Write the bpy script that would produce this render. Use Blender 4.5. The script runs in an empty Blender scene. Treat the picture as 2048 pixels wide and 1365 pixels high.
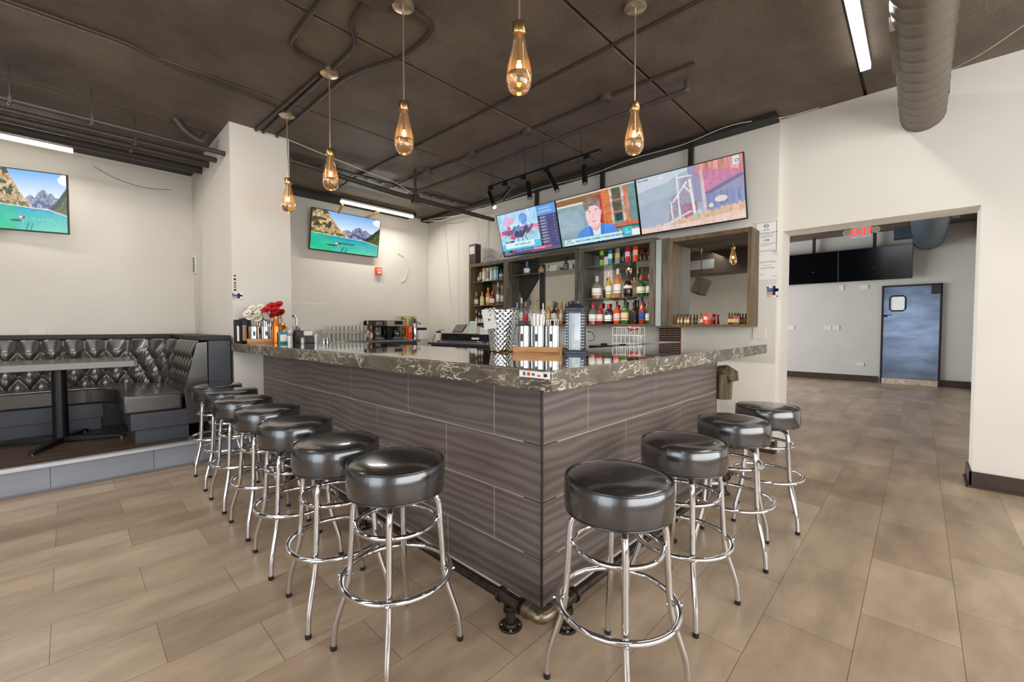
import bpy, bmesh, math, random
import numpy as np
from mathutils import Vector, Matrix
random.seed(7)
SC = bpy.context.scene
COL = SC.collection
PI = math.pi

# ------------------------------------------------------------------ camera
cam = bpy.data.cameras.new('camera'); CAM = bpy.data.objects.new('camera', cam); COL.objects.link(CAM)
EYE = Vector((0, 0, 1.27)); FPX = 850.5; PITCH = math.radians(1.852); YAW = math.radians(43.729)
cam.sensor_width = 36.0; cam.lens = 36.0 * FPX / 2048.0; cam.clip_start = 0.05; cam.clip_end = 200
CF = Vector((math.cos(YAW) * math.cos(PITCH), math.sin(YAW) * math.cos(PITCH), -math.sin(PITCH)))
CR = Vector((math.sin(YAW), -math.cos(YAW), 0)); CU = CR.cross(CF)
CAM.matrix_world = Matrix(((CR.x, CU.x, -CF.x, EYE.x), (CR.y, CU.y, -CF.y, EYE.y), (CR.z, CU.z, -CF.z, EYE.z), (0, 0, 0, 1)))
SC.camera = CAM

def at(u, v, **k):
    """point of the plane x=, y= or z= that is seen at pixel (u, v) of the 2048 x 1365 photograph"""
    d = CF * FPX + CR * (u - 1024) - CU * (v - 682.5)
    (a, val), = k.items(); i = 'xyz'.index(a)
    return EYE + d * ((val - EYE[i]) / d[i])

# ------------------------------------------------------------------ view, sky, daylight
SC.view_settings.view_transform = 'Standard'; SC.view_settings.look = 'None'
SC.view_settings.gamma = 1.0; SC.view_settings.use_curve_mapping = False
SC.view_settings.exposure = -0.33
W = bpy.data.worlds.new('sky'); SC.world = W; W.use_nodes = True
bg = W.node_tree.nodes['Background']; bg.inputs[0].default_value = (0.75, 0.87, 1.0, 1); bg.inputs[1].default_value = 2.2

def area(name, loc, direction, sx, sy, power, color):
    l = bpy.data.lights.new(name, 'AREA'); l.shape = 'RECTANGLE'; l.size = sx; l.size_y = sy; l.energy = power; l.color = color
    o = bpy.data.objects.new(name, l); COL.objects.link(o); o.location = loc
    o.rotation_euler = Vector(direction).to_track_quat('-Z', 'Y').to_euler()
    return o
DAY = (0.86, 0.93, 1.0)
WARM = (1.0, 0.955, 0.905)
# daylight in the shop windows behind the camera (rear wall and side wall) and in the far room's side windows
area('daylight_rear', (-3.95, 0.2, 1.75), (1, 0, 0.02), 2.5, 4.6, 125, DAY)
area('daylight_side', (1.2, -2.95, 1.7), (0, 1, 0.05), 6.2, 2.3, 240, (1.0, 0.98, 0.95))
area('daylight_far_room', (9.0, 5.6, 1.75), (0, -1, -0.1), 5.5, 2.4, 430, (0.95, 0.965, 1.0))
# unseen ceiling fill lights added behind the camera to brighten the room
area('added_fill_light', (-1.6, 2.4, 3.2), (0, 0, -1), 3.2, 0.3, 42, WARM)
area('added_fill_light', (-1.2, -0.8, 3.2), (0, 0, -1), 3.2, 0.3, 42, WARM)
# LED strip light, then an unseen fill added to brighten the booth wall
area('led_strip_light', (3.61, 6.47, 3.19), (0, -0.35, -1), 1.25, 0.05, 34, WARM)
area('led_strip_light', (-0.6, 6.47, 3.105), (0, -0.35, -1), 1.3, 0.05, 26, WARM)
area('led_strip_light', (3.2, 0.345, 3.262), (0, 0, -1), 2.2, 0.06, 15, (1, 0.97, 0.92))
area('added_fill_light', (-0.9, 3.9, 3.2), (0, 0.5, -1), 3.0, 0.3, 50, WARM)

# ------------------------------------------------------------------ colour and materials
def lin(c):
    c = c / 255.0
    return c / 12.92 if c <= 0.04045 else ((c + 0.055) / 1.055) ** 2.4
def rgb(r, g, b): return (lin(r), lin(g), lin(b), 1.0)

def new_mat(name):
    m = bpy.data.materials.new(name); m.use_nodes = True
    nt = m.node_tree; b = nt.nodes['Principled BSDF']
    return m, nt, b
def mat(name, col, rough=0.5, metal=0.0, vary=0.0, scale=8.0, bump=0.0, bscale=None, coat=0.0, spec=0.5, stretch=(1, 1, 1), emit=None, es=1.0, alpha=None, trans=0.0, ior=1.45):
    m, nt, b = new_mat(name)
    c = rgb(*col)
    b.inputs['Base Color'].default_value = c; b.inputs['Roughness'].default_value = rough
    b.inputs['Metallic'].default_value = metal; b.inputs['Coat Weight'].default_value = coat; b.inputs['Coat Roughness'].default_value = 0.08
    b.inputs['Specular IOR Level'].default_value = spec; b.inputs['IOR'].default_value = ior
    b.inputs['Transmission Weight'].default_value = trans
    if emit:
        b.inputs['Emission Color'].default_value = rgb(*emit); b.inputs['Emission Strength'].default_value = es
    tc = nt.nodes.new('ShaderNodeTexCoord'); mp = nt.nodes.new('ShaderNodeMapping'); mp.inputs['Scale'].default_value = stretch
    nt.links.new(tc.outputs['Object'], mp.inputs['Vector'])
    n = nt.nodes.new('ShaderNodeTexNoise'); n.inputs['Scale'].default_value = scale; n.inputs['Detail'].default_value = 5
    nt.links.new(mp.outputs[0], n.inputs['Vector'])
    if vary > 0:
        r = nt.nodes.new('ShaderNodeValToRGB')
        r.color_ramp.elements[0].position = 0.3; r.color_ramp.elements[1].position = 0.7
        r.color_ramp.elements[0].color = tuple(x * (1 - vary) for x in c[:3]) + (1,)
        r.color_ramp.elements[1].color = tuple(min(1, x * (1 + vary)) for x in c[:3]) + (1,)
        nt.links.new(n.outputs['Fac'], r.inputs[0]); nt.links.new(r.outputs[0], b.inputs['Base Color'])
    if bump > 0:
        n2 = nt.nodes.new('ShaderNodeTexNoise'); n2.inputs['Scale'].default_value = bscale or scale * 3; n2.inputs['Detail'].default_value = 4
        nt.links.new(mp.outputs[0], n2.inputs['Vector'])
        bp = nt.nodes.new('ShaderNodeBump'); bp.inputs['Strength'].default_value = bump; bp.inputs['Distance'].default_value = 0.01
        nt.links.new(n2.outputs['Fac'], bp.inputs['Height']); nt.links.new(bp.outputs[0], b.inputs['Normal'])
    return m
def thin_glass(name, tint=(255, 255, 255), gloss=0.12, body=0.0, bodycol=(255, 255, 255)):
    m = bpy.data.materials.new(name); m.use_nodes = True; nt = m.node_tree; nt.nodes.clear()
    out = nt.nodes.new('ShaderNodeOutputMaterial'); tr = nt.nodes.new('ShaderNodeBsdfTransparent'); gl = nt.nodes.new('ShaderNodeBsdfGlossy')
    tr.inputs[0].default_value = rgb(*tint); gl.inputs['Roughness'].default_value = 0.04
    fr = nt.nodes.new('ShaderNodeLayerWeight'); fr.inputs['Blend'].default_value = 0.35
    mr = nt.nodes.new('ShaderNodeMapRange'); mr.inputs['To Min'].default_value = gloss * 0.6; mr.inputs['To Max'].default_value = min(1, gloss * 5)
    nt.links.new(fr.outputs['Facing'], mr.inputs['Value'])
    mx = nt.nodes.new('ShaderNodeMixShader'); nt.links.new(mr.outputs[0], mx.inputs[0]); nt.links.new(tr.outputs[0], mx.inputs[1]); nt.links.new(gl.outputs[0], mx.inputs[2])
    last = mx
    if body > 0:
        df = nt.nodes.new('ShaderNodeBsdfPrincipled'); df.inputs['Base Color'].default_value = rgb(*bodycol); df.inputs['Roughness'].default_value = 0.15
        m2 = nt.nodes.new('ShaderNodeMixShader'); m2.inputs[0].default_value = body
        nt.links.new(mx.outputs[0], m2.inputs[1]); nt.links.new(df.outputs[0], m2.inputs[2]); last = m2
    nt.links.new(last.outputs[0], out.inputs[0])
    return m
def emit_mat(name, col, s):
    m = bpy.data.materials.new(name); m.use_nodes = True; nt = m.node_tree; nt.nodes.clear()
    out = nt.nodes.new('ShaderNodeOutputMaterial'); e = nt.nodes.new('ShaderNodeEmission'); e.inputs[0].default_value = rgb(*col); e.inputs[1].default_value = s
    nt.links.new(e.outputs[0], out.inputs[0]); return m

M = {}
M['wall'] = mat('painted_drywall', (222, 216, 205), 0.62, vary=0.03, scale=2.0, bump=0.03, bscale=160)
M['wall_far'] = mat('painted_drywall_grey', (200, 197, 190), 0.55, vary=0.03, scale=2.0, bump=0.03, bscale=160)
M['trim_brown'] = mat('brown_baseboard', (62, 50, 40), 0.45, vary=0.1, scale=6)
M['black_paint'] = mat('black_paint', (40, 35, 31), 0.55, vary=0.12, scale=9)
M['pipe_dark'] = mat('dark_painted_pipe', (62, 54, 48), 0.45, vary=0.15, scale=12)
M['pipe_brown'] = mat('brown_painted_pipe', (80, 70, 62), 0.5, vary=0.12, scale=12)
M['chrome'] = mat('chrome', (222, 222, 224), 0.07, metal=1.0)
M['brass'] = mat('brushed_brass', (214, 176, 118), 0.28, metal=1.0, vary=0.08, scale=40)
M['champagne'] = mat('champagne_metal', (205, 188, 162), 0.3, metal=0.85)
M['steel'] = mat('brushed_steel', (200, 200, 200), 0.16, metal=1.0, vary=0.06, scale=14, stretch=(1, 1, 0.05))
M['vinyl'] = mat('black_vinyl', (34, 32, 33), 0.22, vary=0.2, scale=7, bump=0.10, bscale=11, coat=0.7, spec=0.9, ior=1.6)
M['piping'] = mat('black_piping', (44, 43, 45), 0.25, coat=0.4)
M['leather'] = mat('tufted_black_leather', (50, 43, 37), 0.3, vary=0.15, scale=5, bump=0.05, bscale=40, coat=0.5, spec=0.8, ior=1.6)
M['kick'] = mat('grey_black_laminate', (68, 71, 78), 0.4, vary=0.1, scale=6)
M['rubber'] = mat('black_rubber', (22, 21, 21), 0.6)
M['black'] = mat('black_plastic', (20, 20, 21), 0.35)
M['dark'] = mat('dark_grey_plastic', (52, 52, 54), 0.4)
M['grey'] = mat('grey_plastic', (120, 120, 122), 0.45)
M['white'] = mat('white_plastic', (232, 230, 224), 0.4)
M['offwhite'] = mat('offwhite_plate', (224, 217, 205), 0.4)
M['paper'] = mat('white_paper', (238, 235, 228), 0.7)
M['ink'] = mat('black_ink', (35, 34, 36), 0.7)
M['inkgrey'] = mat('grey_ink', (110, 108, 106), 0.7)
M['red'] = mat('red_plastic', (190, 24, 22), 0.35)
M['orange'] = mat('orange_plastic', (236, 92, 30), 0.35)
M['wood'] = mat('light_oak', (198, 140, 84), 0.45, vary=0.18, scale=9, stretch=(1, 1, 6))
M['led'] = emit_mat('led_diffuser', (255, 246, 226), 9.0)
M['ledw'] = emit_mat('led_diffuser_cool', (252, 252, 246), 9.0)
M['filament'] = emit_mat('warm_filament', (255, 190, 104), 140.0)
M['glass'] = thin_glass('clear_glass', (246, 248, 246), 0.12)
M['glassg'] = thin_glass('green_edge_glass', (206, 228, 218), 0.16, body=0.08, bodycol=(150, 190, 172))
M['pendglass'] = thin_glass('amber_pendant_glass', (255, 240, 216), 0.13, body=0.09, bodycol=(255, 214, 160))
M['pendbase'] = mat('thick_pendant_glass', (255, 232, 202), 0.03, trans=1.0, ior=1.42)
M['mirror'] = mat('mirror', (214, 214, 210), 0.015, metal=1.0)
M['screen_black'] = mat('black_screen', (10, 11, 14), 0.12, spec=0.6)
M['copper'] = mat('copper_bottle', (232, 128, 52), 0.22, metal=0.85)
M['cable_w'] = mat('white_cable', (226, 220, 208), 0.5)
M['cable_b'] = mat('black_cable', (26, 25, 25), 0.5)

def floor_material():
    m, nt, b = new_mat('vinyl_floor_tile')
    tc = nt.nodes.new('ShaderNodeTexCoord'); mp = nt.nodes.new('ShaderNodeMapping')
    mp.inputs['Location'].default_value = (0.388, 0.152, 0)     # puts the joints where the floor has them
    nt.links.new(tc.outputs['Object'], mp.inputs['Vector'])
    br = nt.nodes.new('ShaderNodeTexBrick'); br.offset = 0.5; br.offset_frequency = 2; br.squash = 1.0
    br.inputs['Scale'].default_value = 1.0; br.inputs['Brick Width'].default_value = 0.622; br.inputs['Row Height'].default_value = 0.311
    br.inputs['Mortar Size'].default_value = 0.0011; br.inputs['Mortar Smooth'].default_value = 0.0; br.inputs['Bias'].default_value = 0.0
    br.inputs['Color1'].default_value = rgb(184, 163, 139); br.inputs['Color2'].default_value = rgb(158, 136, 113); br.inputs['Mortar'].default_value = rgb(92, 76, 62)
    nt.links.new(mp.outputs[0], br.inputs['Vector'])
    n = nt.nodes.new('ShaderNodeTexNoise'); n.inputs['Scale'].default_value = 2.6; n.inputs['Detail'].default_value = 6; n.inputs['Roughness'].default_value = 0.6
    mp2 = nt.nodes.new('ShaderNodeMapping'); mp2.inputs['Scale'].default_value = (0.7, 1.9, 1)
    nt.links.new(tc.outputs['Object'], mp2.inputs['Vector']); nt.links.new(mp2.outputs[0], n.inputs['Vector'])
    r = nt.nodes.new('ShaderNodeValToRGB'); r.color_ramp.elements[0].position = 0.34; r.color_ramp.elements[1].position = 0.68
    r.color_ramp.elements[0].color = (0.74, 0.71, 0.69, 1); r.color_ramp.elements[1].color = (1.16, 1.15, 1.14, 1)
    nt.links.new(n.outputs['Fac'], r.inputs[0])
    mx = nt.nodes.new('ShaderNodeMix'); mx.data_type = 'RGBA'; mx.blend_type = 'MULTIPLY'; mx.inputs[0].default_value = 1.0
    nt.links.new(br.outputs['Color'], mx.inputs[6]); nt.links.new(r.outputs[0], mx.inputs[7])
    nt.links.new(mx.outputs[2], b.inputs['Base Color'])
    b.inputs['Roughness'].default_value = 0.34; b.inputs['Specular IOR Level'].default_value = 0.45
    return m
M['floor'] = floor_material()

def ceiling_material():
    m, nt, b = new_mat('dark_painted_concrete')
    tc = nt.nodes.new('ShaderNodeTexCoord')
    n = nt.nodes.new('ShaderNodeTexNoise'); n.inputs['Scale'].default_value = 1.7; n.inputs['Detail'].default_value = 8; n.inputs['Roughness'].default_value = 0.65
    n2 = nt.nodes.new('ShaderNodeTexNoise'); n2.inputs['Scale'].default_value = 70; n2.inputs['Detail'].default_value = 3
    nt.links.new(tc.outputs['Object'], n.inputs['Vector']); nt.links.new(tc.outputs['Object'], n2.inputs['Vector'])
    r = nt.nodes.new('ShaderNodeValToRGB'); r.color_ramp.elements[0].position = 0.3; r.color_ramp.elements[1].position = 0.72
    r.color_ramp.elements[0].color = rgb(82, 71, 61); r.color_ramp.elements[1].color = rgb(120, 105, 91)
    nt.links.new(n.outputs['Fac'], r.inputs[0])
    r2 = nt.nodes.new('ShaderNodeValToRGB'); r2.color_ramp.elements[0].position = 0.35; r2.color_ramp.elements[1].position = 0.65
    r2.color_ramp.elements[0].color = (0.8, 0.8, 0.8, 1); r2.color_ramp.elements[1].color = (1.15, 1.15, 1.15, 1)
    nt.links.new(n2.outputs['Fac'], r2.inputs[0])
    mx = nt.nodes.new('ShaderNodeMix'); mx.data_type = 'RGBA'; mx.blend_type = 'MULTIPLY'; mx.inputs[0].default_value = 1.0
    nt.links.new(r.outputs[0], mx.inputs[6]); nt.links.new(r2.outputs[0], mx.inputs[7]); nt.links.new(mx.outputs[2], b.inputs['Base Color'])
    b.inputs['Roughness'].default_value = 0.6
    bp = nt.nodes.new('ShaderNodeBump'); bp.inputs['Strength'].default_value = 0.35; bp.inputs['Distance'].default_value = 0.01
    nt.links.new(n2.outputs['Fac'], bp.inputs['Height']); nt.links.new(bp.outputs[0], b.inputs['Normal'])
    return m
M['ceiling'] = ceiling_material()

def wave_tile_material(axis):
    """brown-grey ceramic with a rippled relief running along the tile"""
    m, nt, b = new_mat('rippled_brown_tile_' + axis)
    tc = nt.nodes.new('ShaderNodeTexCoord'); mp = nt.nodes.new('ShaderNodeMapping')
    mp.inputs['Scale'].default_value = (1.0, 1.0, 6.5)
    nt.links.new(tc.outputs['Object'], mp.inputs['Vector'])
    w = nt.nodes.new('ShaderNodeTexWave'); w.wave_type = 'BANDS'; w.bands_direction = 'Z'; w.wave_profile = 'SIN'
    w.inputs['Scale'].default_value = 1.0; w.inputs['Distortion'].default_value = 9.0; w.inputs['Detail'].default_value = 2.0; w.inputs['Detail Scale'].default_value = 1.1
    nt.links.new(mp.outputs[0], w.inputs['Vector'])
    r = nt.nodes.new('ShaderNodeValToRGB'); r.color_ramp.elements[0].color = rgb(99, 89, 83); r.color_ramp.elements[1].color = rgb(119, 108, 101)
    nt.links.new(w.outputs['Fac'], r.inputs[0])
    nt.links.new(r.outputs[0], b.inputs['Base Color'])
    b.inputs['Roughness'].default_value = 0.38
    bp = nt.nodes.new('ShaderNodeBump'); bp.inputs['Strength'].default_value = 0.16; bp.inputs['Distance'].default_value = 0.02
    nt.links.new(w.outputs['Fac'], bp.inputs['Height']); nt.links.new(bp.outputs[0], b.inputs['Normal'])
    return m
M['tile'] = wave_tile_material('z')
M['grout'] = mat('light_grout', (196, 186, 174), 0.8)

def marble_material(name, dark, mid, vein, vscale, width, rough, bump):
    m, nt, b = new_mat(name)
    tc = nt.nodes.new('ShaderNodeTexCoord')
    mp = nt.nodes.new('ShaderNodeMapping'); mp.inputs['Scale'].default_value = (1, 1, 2.2); mp.inputs['Rotation'].default_value = (0.3, 0.5, 0.2)
    nt.links.new(tc.outputs['Object'], mp.inputs['Vector'])
    n = nt.nodes.new('ShaderNodeTexNoise'); n.inputs['Scale'].default_value = 3.0; n.inputs['Detail'].default_value = 9; n.inputs['Roughness'].default_value = 0.62; n.inputs['Distortion'].default_value = 0.9
    nt.links.new(mp.outputs[0], n.inputs['Vector'])
    r = nt.nodes.new('ShaderNodeValToRGB'); r.color_ramp.elements[0].position = 0.35; r.color_ramp.elements[1].position = 0.7
    r.color_ramp.elements[0].color = rgb(*dark); r.color_ramp.elements[1].color = rgb(*mid)
    nt.links.new(n.outputs['Fac'], r.inputs[0])
    v = nt.nodes.new('ShaderNodeTexNoise'); v.inputs['Scale'].default_value = vscale; v.inputs['Detail'].default_value = 7; v.inputs['Roughness'].default_value = 0.55; v.inputs['Distortion'].default_value = 1.6
    nt.links.new(mp.outputs[0], v.inputs['Vector'])
    rr = nt.nodes.new('ShaderNodeValToRGB'); e = rr.color_ramp.elements
    e[0].position = 0.5 - width; e[0].color = (0, 0, 0, 1); e[1].position = 0.5; e[1].color = (1, 1, 1, 1)
    e2 = e.new(0.5 + width); e2.color = (0, 0, 0, 1)
    nt.links.new(v.outputs['Fac'], rr.inputs[0])
    g = nt.nodes.new('ShaderNodeTexNoise'); g.inputs['Scale'].default_value = 2.2; g.inputs['Detail'].default_value = 2
    nt.links.new(tc.outputs['Object'], g.inputs['Vector'])
    gr = nt.nodes.new('ShaderNodeValToRGB'); gr.color_ramp.elements[0].position = 0.36; gr.color_ramp.elements[1].position = 0.5
    nt.links.new(g.outputs['Fac'], gr.inputs[0])
    mu = nt.nodes.new('ShaderNodeMath'); mu.operation = 'MULTIPLY'; nt.links.new(rr.outputs[0], mu.inputs[0]); nt.links.new(gr.outputs[0], mu.inputs[1])
    mx = nt.nodes.new('ShaderNodeMix'); mx.data_type = 'RGBA'
    nt.links.new(mu.outputs[0], mx.inputs[0]); nt.links.new(r.outputs[0], mx.inputs[6]); mx.inputs[7].default_value = rgb(*vein)
    nt.links.new(mx.outputs[2], b.inputs['Base Color'])
    b.inputs['Roughness'].default_value = rough; b.inputs['Specular IOR Level'].default_value = 0.9; b.inputs['IOR'].default_value = 1.6
    if bump:
        bp = nt.nodes.new('ShaderNodeBump'); bp.inputs['Strength'].default_value = bump; bp.inputs['Distance'].default_value = 0.015
        nt.links.new(n.outputs['Fac'], bp.inputs['Height']); nt.links.new(bp.outputs[0], b.inputs['Normal'])
    return m
M['stone_top'] = marble_material('polished_dark_marble', (64, 57, 50), (104, 94, 82), (206, 194, 174), 1.7, 0.006, 0.05, 0)
_b = M['stone_top'].node_tree.nodes['Principled BSDF']; _b.inputs['Coat Weight'].default_value = 1.0; _b.inputs['Coat Roughness'].default_value = 0.035; _b.inputs['Coat IOR'].default_value = 1.7
M['stone_edge'] = marble_material('dark_marble_edge', (68, 60, 48), (126, 114, 96), (234, 222, 200), 6.0, 0.020, 0.32, 0.5)

def wood_material(name, a, b_, rough=0.5, along='z', scale=3.0):
    m, nt, b = new_mat(name)
    tc = nt.nodes.new('ShaderNodeTexCoord'); mp = nt.nodes.new('ShaderNodeMapping')
    s = {'z': (14, 14, 1.2), 'y': (14, 1.2, 14), 'x': (1.2, 14, 14)}[along]; mp.inputs['Scale'].default_value = s
    nt.links.new(tc.outputs['Object'], mp.inputs['Vector'])
    n = nt.nodes.new('ShaderNodeTexNoise'); n.inputs['Scale'].default_value = scale; n.inputs['Detail'].default_value = 6; n.inputs['Distortion'].default_value = 0.4
    nt.links.new(mp.outputs[0], n.inputs['Vector'])
    r = nt.nodes.new('ShaderNodeValToRGB'); r.color_ramp.elements[0].position = 0.32; r.color_ramp.elements[1].position = 0.66
    r.color_ramp.elements[0].color = rgb(*a); r.color_ramp.elements[1].color = rgb(*b_)
    nt.links.new(n.outputs['Fac'], r.inputs[0]); nt.links.new(r.outputs[0], b.inputs['Base Color']); b.inputs['Roughness'].default_value = rough
    bp = nt.nodes.new('ShaderNodeBump'); bp.inputs['Strength'].default_value = 0.15; bp.inputs['Distance'].default_value = 0.004
    nt.links.new(n.outputs['Fac'], bp.inputs['Height']); nt.links.new(bp.outputs[0], b.inputs['Normal'])
    return m
M['cab_v'] = wood_material('weathered_wood_upright', (50, 44, 36), (98, 90, 76), 0.5, 'z')
M['cab_h'] = wood_material('weathered_wood_rail', (54, 46, 36), (108, 97, 76), 0.5, 'y')
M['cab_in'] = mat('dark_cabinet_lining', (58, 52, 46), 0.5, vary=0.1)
M['cab_ext'] = wood_material('brown_wood_frame', (70, 54, 34), (112, 92, 58), 0.5, 'z')
M['bark'] = wood_material('rough_carved_wood', (56, 46, 34), (128, 112, 84), 0.8, 'z', 2.0)
M['plat_floor'] = wood_material('dark_platform_plank', (58, 44, 34), (92, 72, 56), 0.4, 'x', 2.0)
M['plat_side'] = mat('grey_blue_riser_tile', (150, 154, 163), 0.32, vary=0.1, scale=3)
M['table'] = mat('dark_glossy_table', (96, 88, 78), 0.22, vary=0.2, scale=3, stretch=(1, 8, 1))
M['table_edge'] = mat('grey_table_edge', (142, 138, 136), 0.35)

# ------------------------------------------------------------------ mesh builder
class MB:
    def __init__(s): s.v = []; s.f = []; s.M = Matrix.Identity(4); s.mi = []; s.cur = 0
    def add(s, vs, fs):
        o = len(s.v); s.v += [s.M @ Vector(p) for p in vs]; s.f += [tuple(i + o for i in f) for f in fs]; s.mi += [s.cur] * len(fs); return s
    def box(s, x0, y0, z0, x1, y1, z1):
        v = [(x, y, z) for z in (z0, z1) for y in (y0, y1) for x in (x0, x1)]
        return s.add(v, [(0, 2, 3, 1), (4, 5, 7, 6), (0, 1, 5, 4), (2, 6, 7, 3), (0, 4, 6, 2), (1, 3, 7, 5)])
    def frustum(s, c, w0, d0, z0, w1, d1, z1):
        v = [(c[0] + a * w / 2, c[1] + b * d / 2, z) for (w, d, z) in ((w0, d0, z0), (w1, d1, z1)) for b in (-1, 1) for a in (-1, 1)]
        return s.add(v, [(0, 2, 3, 1), (4, 5, 7, 6), (0, 1, 5, 4), (2, 6, 7, 3), (0, 4, 6, 2), (1, 3, 7, 5)])
    def prism(s, poly, z0, z1):
        n = len(poly); v = [(p[0], p[1], z0) for p in poly] + [(p[0], p[1], z1) for p in poly]
        f = [tuple(reversed(range(n))), tuple(range(n, 2 * n))] + [(i, (i + 1) % n, n + (i + 1) % n, n + i) for i in range(n)]
        return s.add(v, f)
    def tube(s, pts, r, n=10, closed=False, caps=True):
        P = [Vector(p) for p in pts]; m = len(P)
        R = r if isinstance(r, (list, tuple)) else [r] * m
        vs = []; fs = []; up = None
        for i in range(m):
            a = P[(i - 1) % m] if (i > 0 or closed) else P[i]; b = P[(i + 1) % m] if (i < m - 1 or closed) else P[i]
            t = (b - a).normalized()
            if up is None: up = Vector((0, 0, 1)) if abs(t.z) < 0.9 else Vector((1, 0, 0))
            x = t.cross(up)
            if x.length < 1e-5: x = t.orthogonal()
            x.normalize(); y = x.cross(t); y.normalize(); up = y
            for k in range(n):
                an = 2 * PI * k / n; vs.append(P[i] + (x * math.cos(an) + y * math.sin(an)) * R[i])
        for i in range(m if closed else m - 1):
            j = (i + 1) % m
            for k in range(n): fs.append((i * n + k, i * n + (k + 1) % n, j * n + (k + 1) % n, j * n + k))
        if caps and not closed: fs.append(tuple(reversed(range(n)))); fs.append(tuple((m - 1) * n + k for k in range(n)))
        return s.add(vs, fs)
    def cyl(s, a, b, r, n=20, r2=None): return s.tube([a, b], [r, r if r2 is None else r2], n)
    def lathe(s, prof, c=(0, 0, 0), n=28, jit=None):
        vs = []; fs = []; m = len(prof)
        for (r, z) in prof:
            for k in range(n):
                an = 2 * PI * k / n; rr = max(r, 1e-5)
                vs.append((c[0] + rr * math.cos(an), c[1] + rr * math.sin(an), c[2] + z))
        for i in range(m - 1):
            for k in range(n): fs.append((i * n + k, i * n + (k + 1) % n, (i + 1) * n + (k + 1) % n, (i + 1) * n + k))
        if prof[0][0] > 1e-4: fs.append(tuple(reversed(range(n))))
        if prof[-1][0] > 1e-4: fs.append(tuple((m - 1) * n + k for k in range(n)))
        return s.add(vs, fs)
    def ring(s, c, R, r, n=40, k=10):
        return s.tube([(c[0] + R * math.cos(2 * PI * i / n), c[1] + R * math.sin(2 * PI * i / n), c[2]) for i in range(n)], r, k, closed=True)
    def ball(s, c, r, n=12, sq=(1, 1, 1)):
        vs = []; fs = []
        for i in range(n // 2 + 1):
            th = PI * i / (n // 2)
            for k in range(n):
                an = 2 * PI * k / n; vs.append((c[0] + r * sq[0] * math.sin(th) * math.cos(an), c[1] + r * sq[1] * math.sin(th) * math.sin(an), c[2] + r * sq[2] * math.cos(th)))
        for i in range(n // 2):
            for k in range(n): fs.append((i * n + k, (i + 1) * n + k, (i + 1) * n + (k + 1) % n, i * n + (k + 1) % n))
        return s.add(vs, fs)
    def quad(s, a, b, c, d): return s.add([a, b, c, d], [(0, 1, 2, 3)])
    def build(s, name, mt, parent=None, bevel=0.0, ang=38, seg=2, local=False, origin=None, kind=None):
        me = bpy.data.meshes.new(name)
        if parent is not None and not local:
            off = world_of(parent).inverted(); V = [off @ p for p in s.v]
            loc = Vector((0, 0, 0))
        elif parent is not None: V = s.v; loc = Vector((0, 0, 0))
        else:
            xs = [p.x for p in s.v]; ys = [p.y for p in s.v]; zs = [p.z for p in s.v]
            loc = Vector(((min(xs) + max(xs)) / 2, (min(ys) + max(ys)) / 2, min(zs))) if origin is None else Vector(origin)
            V = [p - loc for p in s.v]
        me.from_pydata([tuple(p) for p in V], [], s.f); me.validate(); me.update()
        mts = mt if isinstance(mt, (list, tuple)) else [mt]
        for m_ in mts: me.materials.append(m_)
        if len(mts) > 1 and len(me.polygons) == len(s.mi):
            me.polygons.foreach_set('material_index', s.mi)
        bm = bmesh.new(); bm.from_mesh(me)
        bmesh.ops.remove_doubles(bm, verts=bm.verts, dist=1e-5); bmesh.ops.recalc_face_normals(bm, faces=bm.faces)
        bm.to_mesh(me); bm.free()
        if ang > 0:
            me.polygons.foreach_set('use_smooth', [True] * len(me.polygons)); me.set_sharp_from_angle(angle=math.radians(ang))
        o = bpy.data.objects.new(name, me); COL.objects.link(o)
        if parent is not None: o.parent = parent
        o.location = loc
        if bevel > 0:
            b = o.modifiers.new('bevel', 'BEVEL'); b.width = bevel; b.segments = seg; b.limit_method = 'ANGLE'; b.angle_limit = math.radians(50)
        if kind: o['kind'] = kind
        return o

def world_of(o):
    m = Matrix.LocRotScale(o.location, o.rotation_euler, o.scale)
    return (world_of(o.parent) @ m) if o.parent else m
def tag(o, label, cat, group=None, kind=None):
    o['label'] = label; o['category'] = cat
    if group: o['group'] = group
    if kind: o['kind'] = kind
    return o
def thing(name, label, cat, loc=(0, 0, 0), rotz=0.0, group=None):
    o = bpy.data.objects.new(name, None); o.empty_display_size = 0.1; COL.objects.link(o)
    o.location = loc; o.rotation_euler = (0, 0, rotz)
    return tag(o, label, cat, group)
def copy_tree(o, parent=None):
    c = o.copy(); COL.objects.link(c)
    if parent: c.parent = parent
    for ch in list(o.children): copy_tree(ch, c)
    return c
def text(name, s, size, origin, xd, yd, mt, parent, align='LEFT', extrude=0.0004, bold=0.0):
    cu = bpy.data.curves.new(name, 'FONT'); cu.body = s; cu.size = size; cu.align_x = align; cu.extrude = extrude; cu.offset = bold; cu.resolution_u = 2
    to = bpy.data.objects.new(name, cu); me = bpy.data.meshes.new_from_object(to)
    bpy.data.objects.remove(to); bpy.data.curves.remove(cu); me.name = name
    xd = Vector(xd).normalized(); yd = Vector(yd).normalized(); n = xd.cross(yd); o_ = Vector(origin)
    T = Matrix(((xd.x, yd.x, n.x, o_.x), (xd.y, yd.y, n.y, o_.y), (xd.z, yd.z, n.z, o_.z), (0, 0, 0, 1)))
    me.transform(world_of(parent).inverted() @ T) if parent else me.transform(T)
    me.materials.clear(); me.materials.append(mt)
    o = bpy.data.objects.new(name, me); COL.objects.link(o)
    if parent: o.parent = parent
    return o
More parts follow.
